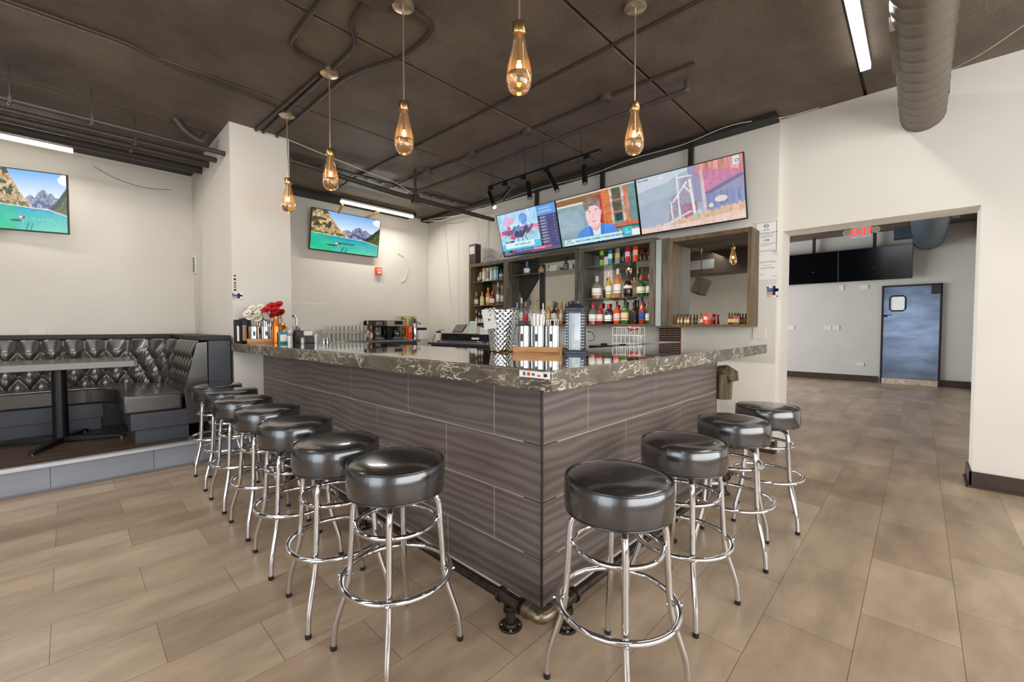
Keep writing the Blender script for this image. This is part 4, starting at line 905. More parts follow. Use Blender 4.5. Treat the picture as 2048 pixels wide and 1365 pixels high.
def ranch():
    P = Paint(13); n = P.noise(40, 20, 3); n2 = P.noise(5, 5, 3); nv = P.noise(60, 3, 2)
    P.a = np.stack([176 + 30 * vv + 20 * n2, 196 - 6 * vv + 14 * n2, 212 + 10 * n2], -1)
    t = ridge([(0, .14), (.1, .10), (.25, .07), (.33, .05), (.40, -.02), (.6, -.1)], uu); P.fill(vv > t + 0.12, (158, 174, 190), 12, n2); P.fill(vv > t + 0.36, (150, 164, 188), 14, n2)
    P.poly([(0.52, 0.0), (1.0, 0.0), (1.0, .62), (0.55, .62)], (128, 130, 166), 14, nv)
    P.poly([(0.60, -.05), (1.02, -.05), (1.02, .32), (.86, .26), (.72, .14), (.60, .10)], (206, 126, 118), 60, nv)
    P.poly([(0.56, .12), (.64, .10), (.94, .20), (1.0, .24), (.98, .30), (.66, .50), (.655, .30)], (186, 104, 146), 24, n); P.poly([(0.66, .48), (.98, .28), (1.0, .32), (.66, .54)], (88, 84, 130))
    P.rect(0.655, 0.5, 1, 0.86, (112, 124, 172), 30, nv)
    P.poly([(0.33, .45), (.44, .36), (.56, .40), (.56, .82), (.30, .86)], (136, 134, 152), 24, n); P.poly([(0.44, .10), (.56, .16), (.56, .5), (.44, .5)], (146, 140, 162), 16, n)
    P.poly([(0.43, .62), (.58, .58), (.60, .88), (.46, .84)], (150, 92, 118), 26, n)
    for pl in ([(0.405, .08), (.42, .08), (.425, .86), (.405, .86)], [(0.52, .2), (.545, .2), (.575, .88), (.548, .88)], [(0.35, .52), (.50, .22), (.51, .24), (.36, .55)], [(0.46, .28), (.48, .28), (.55, .44), (.54, .46)], [(0.33, .50), (.345, .50), (.35, .82), (.335, .82)], [(0.42, .12), (.56, .14), (.56, .16), (.42, .15)]): P.poly(pl, (226, 216, 222), 16, n)
    P.poly([(0.625, .10), (.655, .10), (.675, .9), (.645, .9)], (198, 176, 176), 30, n)
    P.ell(0.80, 0.62, 0.055, 0.05, (216, 206, 198), 14, n); P.ell(0.71, 0.70, 0.022, 0.035, (216, 206, 204)); P.ell(0.60, 0.78, 0.022, 0.05, (190, 196, 206))
    g = ridge([(0, .90), (.2, .88), (.4, .84), (.6, .80), (.8, .76), (1, .72)], uu) + (nv - .5) * .1
    P.fill(vv > g, (214, 168, 138), 34, n); P.fill(vv > ridge([(0, .9), (.5, .92), (1, .84)], uu), (226, 190, 176), 26, n)
    P.poly([(0.2, .92), (.52, .72), (.54, .74), (.24, .94)], (206, 204, 214), 14, n); P.ell(0.57, .83, .035, .05, (150, 176, 128), 40, nv)
    P.a = P.a * 0.80 + 46
    P.rect(0.915, 0.02, 0.965, 0.14, (206, 226, 238)); P.ell(0.26, 0.07, 0.02, 0.02, (246, 214, 206))
    return P.a

def screen_mat(name, strength):
    m = bpy.data.materials.new(name); m.use_nodes = True; nt = m.node_tree; b = nt.nodes['Principled BSDF']
    at_ = nt.nodes.new('ShaderNodeAttribute'); at_.attribute_name = 'picture'
    b.inputs['Base Color'].default_value = (0.004, 0.004, 0.005, 1); b.inputs['Roughness'].default_value = 0.2
    nt.links.new(at_.outputs['Color'], b.inputs['Emission Color']); b.inputs['Emission Strength'].default_value = strength
    return m
M['screen'] = screen_mat('lit_screen', 1.3)

def television(label, TL, TR, BL, img, mount=None, blank=False):
    TL, TR, BL = map(Vector, (TL, TR, BL)); X = TR - TL; Y = TL - BL; w, h = X.length, Y.length; x = X / w; y = Y / h; n = x.cross(y).normalized()
    ctr = BL + X / 2; r = thing('television', label, 'television', ctr - n * 0.02)
    T = Matrix(((x.x, y.x, n.x, BL.x), (x.y, y.y, n.y, BL.y), (x.z, y.z, n.z, BL.z), (0, 0, 0, 1)))
    m = MB(); m.M = T; b = 0.009
    m.box(0, 0, -0.035, w, h, -0.004); m.box(0, 0, -0.006, w, b * 1.7, 0.0); m.box(0, h - b, -0.006, w, h, 0); m.box(0, b * 1.7, -0.006, b, h - b, 0); m.box(w - b, b * 1.7, -0.006, w, h - b, 0)
    m.box(w * 0.2, h * 0.15, -0.065, w * 0.8, h * 0.8, -0.035); m.build('casing', M['black'], r, bevel=0.0015, seg=1)
    sx0, sx1, sy0, sy1 = b, w - b, b * 1.7, h - b
    if blank:
        m = MB(); m.M = T; m.add([(sx0, sy0, -0.003), (sx1, sy0, -0.003), (sx1, sy1, -0.003), (sx0, sy1, -0.003)], [(0, 1, 2, 3)]); m.build('screen', M['screen_black'], r, ang=0)
        return r, T, w, h
    m = MB(); m.M = T
    vs = [(sx0 + (sx1 - sx0) * i / (GW - 1), sy1 - (sy1 - sy0) * j / (GH - 1), -0.003) for j in range(GH) for i in range(GW)]
    me = bpy.data.meshes.new('screen'); off = world_of(r).inverted() @ T
    me.from_pydata([tuple(off @ Vector(p)) for p in vs], [], [(j * GW + i, (j + 1) * GW + i, (j + 1) * GW + i + 1, j * GW + i + 1) for j in range(GH - 1) for i in range(GW - 1)])
    c = np.clip(img, 0, 255) / 255.0; c = np.where(c <= 0.04045, c / 12.92, ((c + 0.055) / 1.055) ** 2.4)
    ca = me.color_attributes.new('picture', 'FLOAT_COLOR', 'POINT'); ca.data.foreach_set('color', np.concatenate([c, np.ones((GH, GW, 1))], -1).astype(np.float32).ravel())
    me.materials.append(M['screen']); o = bpy.data.objects.new('screen', me); COL.objects.link(o); o.parent = r
    def put(s, u, v, size, mt, al='LEFT', bold=0.0, nm='caption'):
        p = T @ Vector((sx0 + (sx1 - sx0) * u, sy1 - (sy1 - sy0) * v, -0.0022)); text(nm, s, size, p, x, y, mt, o, al, 0.0001, bold)
    return r, put, w, h
E_BLK = emit_mat('caption_black', (26, 30, 34), 1.0); E_WHT = emit_mat('caption_white', (244, 246, 250), 1.0); E_RED = emit_mat('caption_red', (226, 50, 60), 1.0)
img_lake = lake()
GTV = 'televisions over the bar'
xt, xb_, zt, zb = 4.55, 4.72, 2.966, 2.352
def bar_tv(label, y0, y1, img):
    return television(label, (xt, y0, zt), (xt, y1, zt), (xb_, y0, zb), img)
tv1, put, w, h = bar_tv('wall television showing a horse race, leftmost of the three over the bar', 4.690, 3.566, race())
put('BREEDERS', 0.095, 0.693, 0.020, E_WHT, bold=0.0005); put('TAPIT HARBOR, ARC', 0.24, 0.785, 0.034, E_BLK, bold=0.0004)
put('THE RACE DAY', 0.74, 0.09, 0.030, E_WHT, bold=0.0006); put('COUNTDOWN', 0.72, 0.165, 0.034, E_WHT, bold=0.0006)
for k in range(9): put('%d  RACE %d' % (k + 1, k + 3), 0.715, 0.29 + k * 0.068, 0.030, E_WHT, bold=0.0004); put(str(9 - k % 4), 0.95, 0.29 + k * 0.068, 0.024, E_WHT)
put('RESULTS', 0.03, 0.93, 0.026, E_WHT, bold=0.0005); put('MORE RACING ALL DAY', 0.37, 0.925, 0.024, E_WHT, bold=0.0005); put('LATE CHANGES', 0.58, 0.937, 0.026, E_WHT, bold=0.0005); put('POST TIME 4:10', 0.03, 0.983, 0.022, E_WHT)
tv2, put, w, h = bar_tv('wall television showing a news presenter in a blue suit, middle of three', 3.560, 2.402, news())
put('TALK OF LOSING, INTEREST OF REGULAR SEASON', 0.195, 0.945, 0.0312, E_BLK, bold=0.0008); put('ROBERT\nMCDANIEL', 0.06, 0.915, 0.027, E_BLK, bold=0.0004); put('UP\nNEXT', 0.835, 0.88, 0.03, E_WHT, bold=0.0006)
tv3, put, w, h = bar_tv('wall television showing a desert ranch, rightmost of the three over the bar', 2.396, 1.262, ranch())
put('RISK WARS', 0.012, 0.06, 0.026, E_BLK, bold=0.0004); put('O', 0.93, 0.11, 0.05, emit_mat('caption_blue', (70, 130, 170), 1.0), bold=0.001)
for t_, y in ((tv1, 4.07), (tv2, 2.969), (tv3, 1.852)):
    m = MB(); m.box(4.755, y - 0.024, 2.6, 4.803, y + 0.024, 3.275); m.box(4.745, y - 0.12, 2.55, 4.76, y + 0.12, 2.70); m.build('mount_pole', M['black_paint'], t_, bevel=0.002)
tvM, put, w, h = television('wall television showing a turquoise mountain lake behind the bar', (2.612, 6.70, 3.10), (3.757, 6.70, 3.10), (2.612, 6.83, 2.478), img_lake)
m = MB(); m.box(3.05, 6.80, 2.62, 3.32, YB, 2.92); m.build('wall_mount', M['black_paint'], tvM)
A_ = at(134, 350, y=6.42); B_ = at(139.5, 470, y=6.50); dl = Vector((math.cos(math.radians(-16.3)), math.sin(math.radians(-16.3)), 0)) * ((A_ - B_).length * 16 / 9)
# this screen shows the lake picture cropped: its whole right half is what the frame takes in
src = np.where(uu[0] > 0.5, (uu[0] - 0.5) * 2, (0.5 - uu[0]) * 0.5); img_left = img_lake[:, np.clip((src * GW).astype(int), 0, GW - 1)]
tvL, put, w, h = television('wall television showing a turquoise mountain lake above the booth', A_ - dl, A_, Vector((A_.x, B_.y, B_.z)) - dl, img_left)
m = MB(); m.box(-0.68, 6.74, 2.46, -0.40, YB, 2.72); m.build('wall_mount', M['black_paint'], tvL)
for i, (y0, y1, lb) in enumerate(((3.95, 2.69, 'dark switched off television in the far room, mostly hidden leftmost'), (2.685, 1.413, 'dark switched off television in the far room beside the wall opening edge'), (1.408, 0.128, 'dark switched off television in the far room above the steel door'))):
    t_, T, w, h = television(lb, (12.55, y0, 3.065), (12.55, y1, 3.065), (12.66, y0, 2.335), None, blank=True)
    m = MB(); yc = (y0 + y1) / 2 - 0.35 + (0.35 if i == 2 else 0.2); m.box(12.66, yc - 0.03, 2.6, 12.72, yc + 0.03, 3.44); m.box(12.62, yc - 0.03, 2.6, 12.86, yc + 0.03, 2.7); m.build('mount_pole', M['black_paint'], t_)

# ================================================================== BACK BAR CABINETS
XF, XK = 4.60, 4.868
def cabinet(name, label, y0, y1, zb, zt, shelves, post=0.045, mats=('cab_v', 'cab_h'), mirror=True, rail=0.05, bottom=0.022):
    r = thing(name, label, 'cabinet', ((XF + XK) / 2, (y0 + y1) / 2, zb))
    for (a, b) in ((y0, y0 - post), (y1 + post, y1)):
        m = MB(); m.box(XF, b, zb, XK, a, zt - rail); m.build('side_panel', M[mats[0]], r, bevel=0.002)
    m = MB(); m.box(XF, y1, zt - rail, XK, y0, zt); m.build('top_panel', M[mats[1]], r, bevel=0.002)
    m = MB(); m.box(XF, y1 + post, zb, XK, y0 - post, zb + bottom); m.build('bottom_shelf', M[mats[1]], r, bevel=0.002)
    m = MB(); m.box(XK - 0.014, y1 + post, zb + bottom, XK - 0.006, y0 - post, zt - rail); m.build('mirror_back', M['mirror'] if mirror else M['cab_in'], r, ang=0)
    for z in shelves:
        m = MB(); m.box(XF + 0.03, y1 + post, z - 0.010, XK - 0.016, y0 - post, z); m.build('glass_shelf', M['glassg'], r, bevel=0.001)
    return r
ZSB = 1.30
cA = cabinet('back_bar_cabinet', 'weathered wood cabinet with glass shelves, leftmost on the bar wall', 5.385, 4.535, 1.285, 2.30, (1.625, 2.01), mirror=False, mats=('cab_ext', 'cab_ext'))
m = MB(); m.box(XK - 0.02, 4.65, 1.31, XK - 0.0145, 5.30, 2.24); m.build('dark_mirror', mat('smoked_mirror', (96, 84, 68), 0.05, metal=1.0), cA, ang=0)
cB = cabinet('back_bar_cabinet', 'weathered wood cabinet with dark V in its mirror, between the tequila and whisky shelves', 4.532, 3.215, 1.285, 2.30, (2.045,), post=0.05)
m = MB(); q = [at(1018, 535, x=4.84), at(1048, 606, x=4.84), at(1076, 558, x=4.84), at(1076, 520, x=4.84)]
m.add([tuple(p) for p in q] + [(p.x + 0.012, p.y, p.z) for p in q], [(0, 1, 2, 3), (7, 6, 5, 4), (0, 4, 5, 1), (1, 5, 6, 2), (2, 6, 7, 3), (3, 7, 4, 0)]); m.build('mirror_dark_v', M['cab_in'], cB, ang=0)  # dark V seen in the mirror, added as a solid triangle
m = MB(); y = at(1083, 580, x=4.83).y; m.box(4.80, y - 0.012, 1.31, 4.85, y + 0.012, 2.2); m.build('divider', M['black_paint'], cB)
cC = cabinet('back_bar_cabinet', 'weathered wood cabinet full of bottles on glass shelves under the middle television', 3.21, 2.165, 1.285, 2.285, (1.635, 2.045), post=0.07)
cD = cabinet('back_bar_cabinet', 'open wood framed mirror cabinet, rightmost on the bar wall', 2.005, 1.188, 1.278, 2.245, (), post=0.035, mats=('cab_ext', 'cab_ext'), rail=0.045)
m = MB(); m.box(XF + 0.005, 2.005, 1.285, XK, 2.165, 2.255); m.build('filler_panel', M['cab_v'], cD, bevel=0.003)
m = MB(); m.box(XF - 0.004, 2.095, 1.285, XF + 0.008, 2.155, 2.25); m.build('pale_strip', mat('pale_strip', (150, 158, 152), 0.4), cD)
m = MB(); y = at(1356, 560, x=4.83).y; m.box(4.78, y - 0.006, 1.305, 4.85, y + 0.006, 2.19); m.build('mirror_edge', M['steel'], cD)

# lower counters behind the bar
r = thing('back_counter', 'dark low service counter running along the bar wall under the cabinets', 'counter', (4.5, 3.6, 0))
m = MB(); m.box(4.28, 1.86, 0.12, XB, 6.0, 0.98); m.build('counter_body', M['kick'], r, bevel=0.003)
m = MB(); m.box(4.24, 1.84, 0.98, XB, 6.05, 1.02); m.build('counter_top', M['steel'], r, bevel=0.003)
r = thing('back_counter', 'steel topped service counter along the back wall under the coffee makers', 'counter', (3.0, 6.5, 0))
m = MB(); m.box(1.74, 6.30, 0.12, 4.2, YB, 1.025); m.build('counter_body', M['kick'], r, bevel=0.003)
m = MB(); m.box(1.73, 6.24, 1.025, 4.22, YB, 1.062); m.build('counter_top', M['steel'], r, bevel=0.003)
# ================================================================== BOTTLES
_mc = {}
def cmat(nm, col, rough=0.12, coat=0.3, metal=0.0):
    k = (nm, col, rough)
    if k not in _mc: _mc[k] = mat(nm, col, rough, coat=coat, metal=metal)
    return _mc[k]
M['bglass'] = thin_glass('clear_bottle_glass', (255, 255, 254), 0.085, body=0.07, bodycol=(250, 248, 240))
ORD = ['leftmost', 'second', 'third', 'fourth', 'fifth', 'sixth', 'seventh', 'eighth', 'ninth', 'tenth']
CLEAR = None
def bottle(label, u, vtop, w, xp, z, kind='std', body=(60, 40, 26), cap=(30, 30, 30), lab=(232, 226, 210), name='liquor_bottle', group=None, liquid=None, plane='x', vbase=None):
    """stand a bottle on the shelf of height z, in the plane x=xp (or y=xp), centred on column u and reaching row vtop"""
    p = at(u, vtop, **{plane: xp}); h = max(0.05, p.z - z)
    q = at(u + w / 2.0, vtop, **{plane: xp}); r = max(0.006, (Vector((q.x, q.y)) - Vector((p.x, p.y))).length * 0.92)
    # sideways widths are seen obliquely on the shelf plane: keep the radius true to its angular width
    dist = (Vector((p.x, p.y, p.z)) - EYE).dot(CF); r = max(0.006, w / 2.0 * dist / FPX * 0.96)
    t = thing(name, label, 'bottle' if 'bottle' in name else name.split('_')[-1], (p.x, p.y, z), 0, group)
    if kind == 'can':
        prof = [(0.0, 0.0), (r * 0.8, 0.0), (r, 0.03 * h), (r, 0.93 * h), (r * 0.82, 0.985 * h)]
        m = MB(); m.lathe(prof, n=20); m.build('can_body', cmat('can_print', body, 0.25), t, local=True)
        m = MB(); m.lathe([(0, 0.985 * h), (r * 0.82, 0.985 * h), (r * 0.84, h), (r * 0.76, h), (r * 0.74, 0.99 * h), (0, 0.99 * h)], n=20); m.build('lid', M['steel'], t, local=True)
        if lab:
            m = MB(); m.lathe([(r * 1.01, 0.42 * h), (r * 1.01, 0.72 * h)], n=20); m.build('print_band', cmat('label_paper', lab, 0.5, 0), t, local=True)
        return t
    if kind == 'box':
        m = MB(); m.box(-r, -r * 0.9, 0, r, r * 0.9, h); t2 = m.build('box_body', cmat('carton', body, 0.5, 0), t, local=True, bevel=0.0015)
        m = MB(); m.box(-r * 1.01, -r * 0.6, h * 0.2, -r * 1.005, r * 0.6, h * 0.75); m.box(-r * 0.6, -r * 0.92, h * 0.2, r * 0.6, -r * 0.905, h * 0.75); m.build('label', cmat('label_paper', lab, 0.5, 0), t, local=True)
        return t
    P = {'std': [(0, 0), (.92, 0), (1, .02), (1, .58), (.93, .64), (.62, .70), (.36, .75), (.31, .80), (.30, .90)],
         'tall': [(0, 0), (.92, 0), (1, .02), (1, .52), (.9, .58), (.5, .66), (.34, .72), (.31, .90)],
         'squat': [(0, 0), (.94, 0), (1, .03), (1, .50), (.9, .58), (.62, .66), (.34, .72), (.28, .76), (.27, .86)],
         'mini': [(0, 0), (.94, 0), (1, .03), (1, .60), (.85, .68), (.5, .73), (.45, .78), (.45, .82)],
         'orn': [(0, 0), (.80, 0), (1, .08), (1.05, .3), (.9, .5), (.5, .62), (.34, .68), (.34, .78)]}[kind]
    top = P[-1][1]
    m = MB(); m.lathe([(a * r, b * h) for a, b in P], n=20 if r > .02 else 14)
    clear = body is None
    m.build('glass_body', M['bglass'] if clear else cmat('bottle_glass', body, 0.08, 0.6), t, local=True, ang=50)
    if liquid:
        m = MB(); m.lathe([(0, 0.012 * h), (r * .9, 0.012 * h), (r * .9, 0.42 * h), (0, 0.42 * h)], n=16); m.build('liquid', cmat('amber_liquid', liquid, 0.1, 0.6), t, local=True)
    a = P[-1][0]
    m = MB(); m.lathe([(a * r * 1.02, (top - 0.10) * h), (a * r * 1.25, (top - 0.095) * h), (a * r * 1.25, h * 0.985), (a * r * 1.1, h), (0, h)], n=14); m.build('cap', cmat('cap', cap, 0.3), t, local=True)
    if lab:
        m = MB(); m.lathe([(r * 1.015, .16 * h), (r * 1.015, .46 * h)], n=20); m.build('label', cmat('label_paper', lab, 0.55, 0), t, local=True)
        if r > 0.024:
            m = MB(); m.lathe([(r * 1.022, .225 * h), (r * 1.022, .245 * h)], n=20); m.build('label_band', cmat('label_print', tuple(int(c * .35) for c in lab), 0.6, 0), t, local=True)
    return t
X4 = 1130; S4 = 4.357
def c5(u, v): return (X4 + u / S4, 430 + v / S4)
def B(label, u, v, w, z, *a, **k):
    uu_, vv_ = c5(u, v); return bottle(label, uu_, vv_, w / S4, k.pop('xp', 4.72), z, *a, **k)
zt_, zm_, zb2 = 2.045, 1.635, 1.308
OR = (206, 84, 26)
B('green slim can on the top glass shelf, leftmost of five cans', 320, 318, 40, zt_, 'can', (126, 196, 62), lab=(60, 40, 30), name='drink_can', group='slim cans on the top shelf')
B('teal blue slim can on the top glass shelf, second of five', 395, 305, 40, zt_, 'can', (46, 150, 176), lab=(220, 240, 240), name='drink_can', group='slim cans on the top shelf')
B('grey and yellow slim can on the top glass shelf, middle of five', 458, 300, 44, zt_, 'can', (150, 144, 140), lab=(232, 180, 70), name='drink_can', group='slim cans on the top shelf')
B('crimson slim can on the top glass shelf, second from right of five', 545, 285, 46, zt_, 'can', (196, 24, 60), lab=(236, 200, 210), name='drink_can', group='slim cans on the top shelf')
B('orange red slim can on the top glass shelf, rightmost of five', 615, 265, 48, zt_, 'can', (240, 74, 30), lab=(250, 200, 150), name='drink_can', group='slim cans on the top shelf')
for u, lb, c in ((665, 'dark shot glass on the top shelf just right of the cans', (60, 36, 32)), (703, 'small dark red glass on the top shelf between two shot glasses', (96, 24, 26)), (738, 'dark shot glass on the top shelf at the cabinet right end', (50, 34, 30))):
    B(lb, u, 335, 30, zt_, 'can', c, lab=None, name='shot_glass', group='dark small glasses on the top shelf')
B('squat clear bourbon bottle with white label, leftmost on the middle shelf', 280, 535, 90, zm_, 'squat', None, (206, 190, 170), (244, 236, 224), liquid=OR)
B('yellow and white labelled bottle second on the middle whisky shelf', 382, 495, 58, zm_, 'tall', (206, 170, 70), (226, 224, 220), (240, 236, 220))
B('tall white labelled amber bottle third on the middle shelf', 460, 470, 68, zm_, 'std', (206, 120, 60), (230, 224, 214), (246, 240, 232))
B('black bulbous bottle with cream label on the middle shelf', 550, 500, 80, zm_, 'orn', (36, 24, 20), (26, 22, 20), (224, 214, 190))
B('slim amber bottle standing behind the black bulbous one', 603, 545, 44, zm_, 'std', (196, 140, 96), (220, 190, 150), (226, 200, 176), xp=4.79)
B('dark green bottle with red cap on the middle shelf', 664, 530, 78, zm_, 'std', (44, 84, 40), (206, 50, 36), (226, 222, 200))
B('dark green bottle with orange cap at the middle shelf right end', 735, 520, 60, zm_, 'std', (40, 66, 36), (224, 80, 40), (216, 214, 186))
B('tall stemmed bottle with coupe stopper behind the middle shelf', 632, 460, 36, zm_, 'tall', None, (226, 200, 150), None, liquid=(196, 150, 90), xp=4.80)
B('white labelled bottle with tall red wax cap, leftmost on the bottom shelf', 243, 765, 78, zb2, 'squat', None, (222, 40, 22), (246, 240, 230), liquid=(190, 40, 26))
B('white labelled red wax bottle second on the bottom shelf', 306, 768, 66, zb2, 'squat', (150, 44, 26), (206, 30, 24), (240, 228, 214))
B('dark bottle with white diamond label on the bottom shelf', 378, 780, 70, zb2, 'std', (40, 34, 40), (224, 48, 40), (246, 244, 240))
B('pink and cream labelled bottle with slim neck on the bottom shelf', 455, 752, 64, zb2, 'squat', (206, 70, 40), (60, 50, 44), (240, 206, 190))
B('square green herbal bottle with orange and white label', 525, 735, 74, zb2, 'squat', (50, 104, 46), (30, 36, 28), (240, 200, 150))
B('black labelled square whiskey bottle on the bottom shelf', 602, 762, 70, zb2, 'squat', (60, 30, 20), (22, 20, 20), (30, 28, 28))
B('tall dark neck bottle behind the black labelled whiskey', 640, 742, 44, zb2, 'tall', (70, 50, 34), (24, 22, 24), (196, 180, 150), xp=4.79)
B('red and blue labelled bottle on the bottom shelf', 674, 715, 58, zb2, 'tall', (176, 60, 36), (60, 60, 90), (70, 84, 150))
B('dark bottle with small red cap and cream label, rightmost bottom shelf', 735, 752, 66, zb2, 'std', (60, 84, 44), (196, 40, 36), (226, 220, 190))
for u, lb in ((986, 'miniature amber bottle with black cap, leftmost in the mirror cabinet'), (1014, 'miniature amber bottle second from left in the mirror cabinet'), (1048, 'miniature amber bottle third from left in the mirror cabinet'), (1073, 'miniature amber bottle fourth from left in the mirror cabinet')):
    B(lb, u, 865, 22, 1.302, 'mini', (168, 92, 30), (24, 22, 22), (226, 206, 170), name='miniature_bottle', group='miniature bottles left in the mirror cabinet')
B('brown miniature bottle beside the two red ones in the mirror cabinet', 1190, 858, 30, 1.302, 'mini', (150, 84, 40), (120, 60, 40), (226, 190, 150), name='miniature_bottle')
B('red candle jar with white label in the mirror cabinet', 1226, 860, 34, 1.302, 'can', (222, 60, 44), lab=(244, 220, 206), name='candle_jar')
B('slim red candle jar right of the labelled one in the mirror cabinet', 1262, 862, 22, 1.302, 'can', (226, 62, 50), lab=None, name='candle_jar')
for u, lb in ((1432, 'miniature dark bottle, leftmost of four at the mirror cabinet right'), (1457, 'miniature dark bottle, second of four at the mirror cabinet right'), (1482, 'miniature amber bottle, third of four at the mirror cabinet right'), (1508, 'miniature amber bottle, rightmost in the mirror cabinet')):
    B(lb, u, 855, 24, 1.302, 'mini', (120, 66, 28) if u < 1470 else (196, 104, 34), (24, 22, 22), (226, 200, 150), name='miniature_bottle', group='miniature bottles right in the mirror cabinet')
# left cabinet (A) and middle cabinet (B)
S3 = 4.55
def c4(u, v): return (850 + u / S3, 440 + v / S3)
def A(label, u, v, w, z, *a, **k):
    uu_, vv_ = c4(u, v); return bottle(label, uu_, vv_, w / S3, k.pop('xp', 4.72), z, *a, **k)
z1, z2, z3 = 2.01, 1.625, 1.308
A('small clear white labelled bottle, leftmost on the left cabinet top shelf', 488, 470, 24, z1, 'std', None, (60, 60, 60), (236, 232, 220))
A('black and white carton second on the left cabinet top shelf', 511, 447, 24, z1, 'box', (60, 58, 56), lab=(230, 226, 216), name='bottle_carton')
A('yellow topped white carton on the left cabinet top shelf', 541, 440, 32, z1, 'box', (214, 196, 120), lab=(240, 238, 230), name='bottle_carton')
A('narrow white carton with dark print on the left cabinet top shelf', 573, 437, 28, z1, 'box', (226, 222, 214), lab=(90, 88, 86), name='bottle_carton')
A('cream and yellow carton beside the blue one on the top shelf', 607, 432, 30, z1, 'box', (216, 200, 140), lab=(236, 234, 226), name='bottle_carton')
A('pale blue carton on the left cabinet top shelf', 646, 426, 34, z1, 'box', (120, 186, 200), lab=(200, 230, 234), name='bottle_carton')
A('round silver and black bottle at the top shelf right end', 697, 440, 48, z1, 'orn', (120, 122, 120), (40, 40, 42), (226, 224, 220))
A('small clear tequila bottle with cork, leftmost on the left cabinet middle shelf', 465, 660, 46, z2, 'squat', None, (196, 160, 116), (228, 226, 214))
A('small pale tequila bottle with cork second on the middle shelf', 520, 655, 44, z2, 'squat', (206, 196, 150), (206, 130, 80), (226, 206, 130))
A('orange tequila bottle with amber stopper on the left cabinet middle shelf', 574, 617, 46, z2, 'std', (206, 120, 66), (236, 150, 50), (216, 220, 150))
A('brown tequila bottle with cork and white label on the middle shelf', 613, 650, 50, z2, 'squat', (150, 74, 36), (190, 110, 66), (236, 230, 214))
A('tall clear bottle with white label near the middle shelf right end', 663, 572, 32, z2, 'tall', None, (206, 200, 180), (230, 228, 214), xp=4.68)
A('second tall clear bottle at the middle shelf right end', 702, 600, 36, z2, 'tall', None, (170, 160, 140), (214, 212, 190), xp=4.68)
for u, lb in ((437, 'dark bottle with pink label, leftmost on the left cabinet bottom shelf'), (467, 'dark bottle with white neck on the left cabinet bottom shelf'), (493, 'dark bottle with framed label on the left cabinet bottom shelf'), (517, 'dark bottle beside the card on the left cabinet bottom shelf')):
    A(lb, u, 822 if u < 480 else 845, 26, z3, 'std', (44, 32, 32), (90, 40, 50) if u < 450 else (214, 210, 204), (220, 170, 170) if u < 450 else (216, 214, 210))
A('round clear tequila bottle with blue stopper alone on the open shelf', 928, 380, 62, 2.045, 'orn', None, (74, 112, 150), (226, 232, 232))
A('ornate brown glass decanter on the open shelf under the televisions', 1058, 393, 54, 2.045, 'orn', (176, 130, 110), (60, 50, 44), None)
A('small clear bottle beside the white carton on the open shelf', 1130, 415, 30, 2.045, 'mini', None, (60, 60, 60), (210, 206, 196))
A('low white carton lying on the open shelf', 1182, 418, 76, 2.045, 'box', (226, 222, 206), lab=(206, 200, 180), name='carton')
A('faceted dark clear bottle right of the white carton', 1284, 342, 54, 2.045, 'orn', (92, 88, 84), (40, 38, 40), (120, 120, 116))
A('small white carton at the open shelf right end', 1340, 400, 30, 2.045, 'box', (222, 220, 208), lab=(190, 186, 170), name='carton')
for (u, v, w, kind, body, cap, lab, lb, xp) in (
    (790, 755, 34, 'std', None, (206, 40, 50), (226, 224, 220), 'clear bottle with red cap behind the ice bucket', 4.72),
    (838, 752, 40, 'std', (190, 196, 200), (160, 190, 220), (226, 228, 230), 'pale bottle with blue cap behind the ice bucket', 4.76),
    (879, 712, 44, 'tall', None, (206, 210, 208), (206, 216, 200), 'tall frosted vodka bottle just right of the ice bucket', 4.66),
    (916, 745, 42, 'std', (96, 96, 100), (236, 116, 60), (206, 48, 56), 'grey bottle with orange cap and red label behind the straw caddy', 4.66),
    (960, 733, 46, 'std', None, (50, 50, 54), (236, 234, 230), 'clear bottle with black cap behind the straw caddy', 4.70),
    (1025, 738, 84, 'squat', None, (170, 146, 70), (220, 220, 214), 'clear bottle with gold neck behind the straw caddy', 4.64),
    (1075, 760, 40, 'std', (220, 222, 224), (230, 230, 230), (236, 238, 240), 'white plastic bottle behind the straw caddy', 4.64),
    (1124, 740, 48, 'std', (206, 150, 60), (216, 200, 150), (236, 214, 150), 'amber bottle with gold neck left of the lantern', 4.70),
    (1172, 735, 52, 'tall', (44, 30, 30), (120, 116, 112), (226, 214, 196), 'dark rum bottle left of the lantern', 4.68),
    (1208, 756, 30, 'std', (150, 90, 50), (186, 36, 34), (226, 196, 170), 'brown bottle with small red cap left of the lantern', 4.76),
    (1237, 730, 34, 'std', (196, 140, 90), (214, 170, 110), (230, 220, 200), 'tall pale bottle with gold cap partly behind the lantern', 4.74)):
    A(lb, u, v, w, 1.308, kind, body, cap, lab, xp=xp)

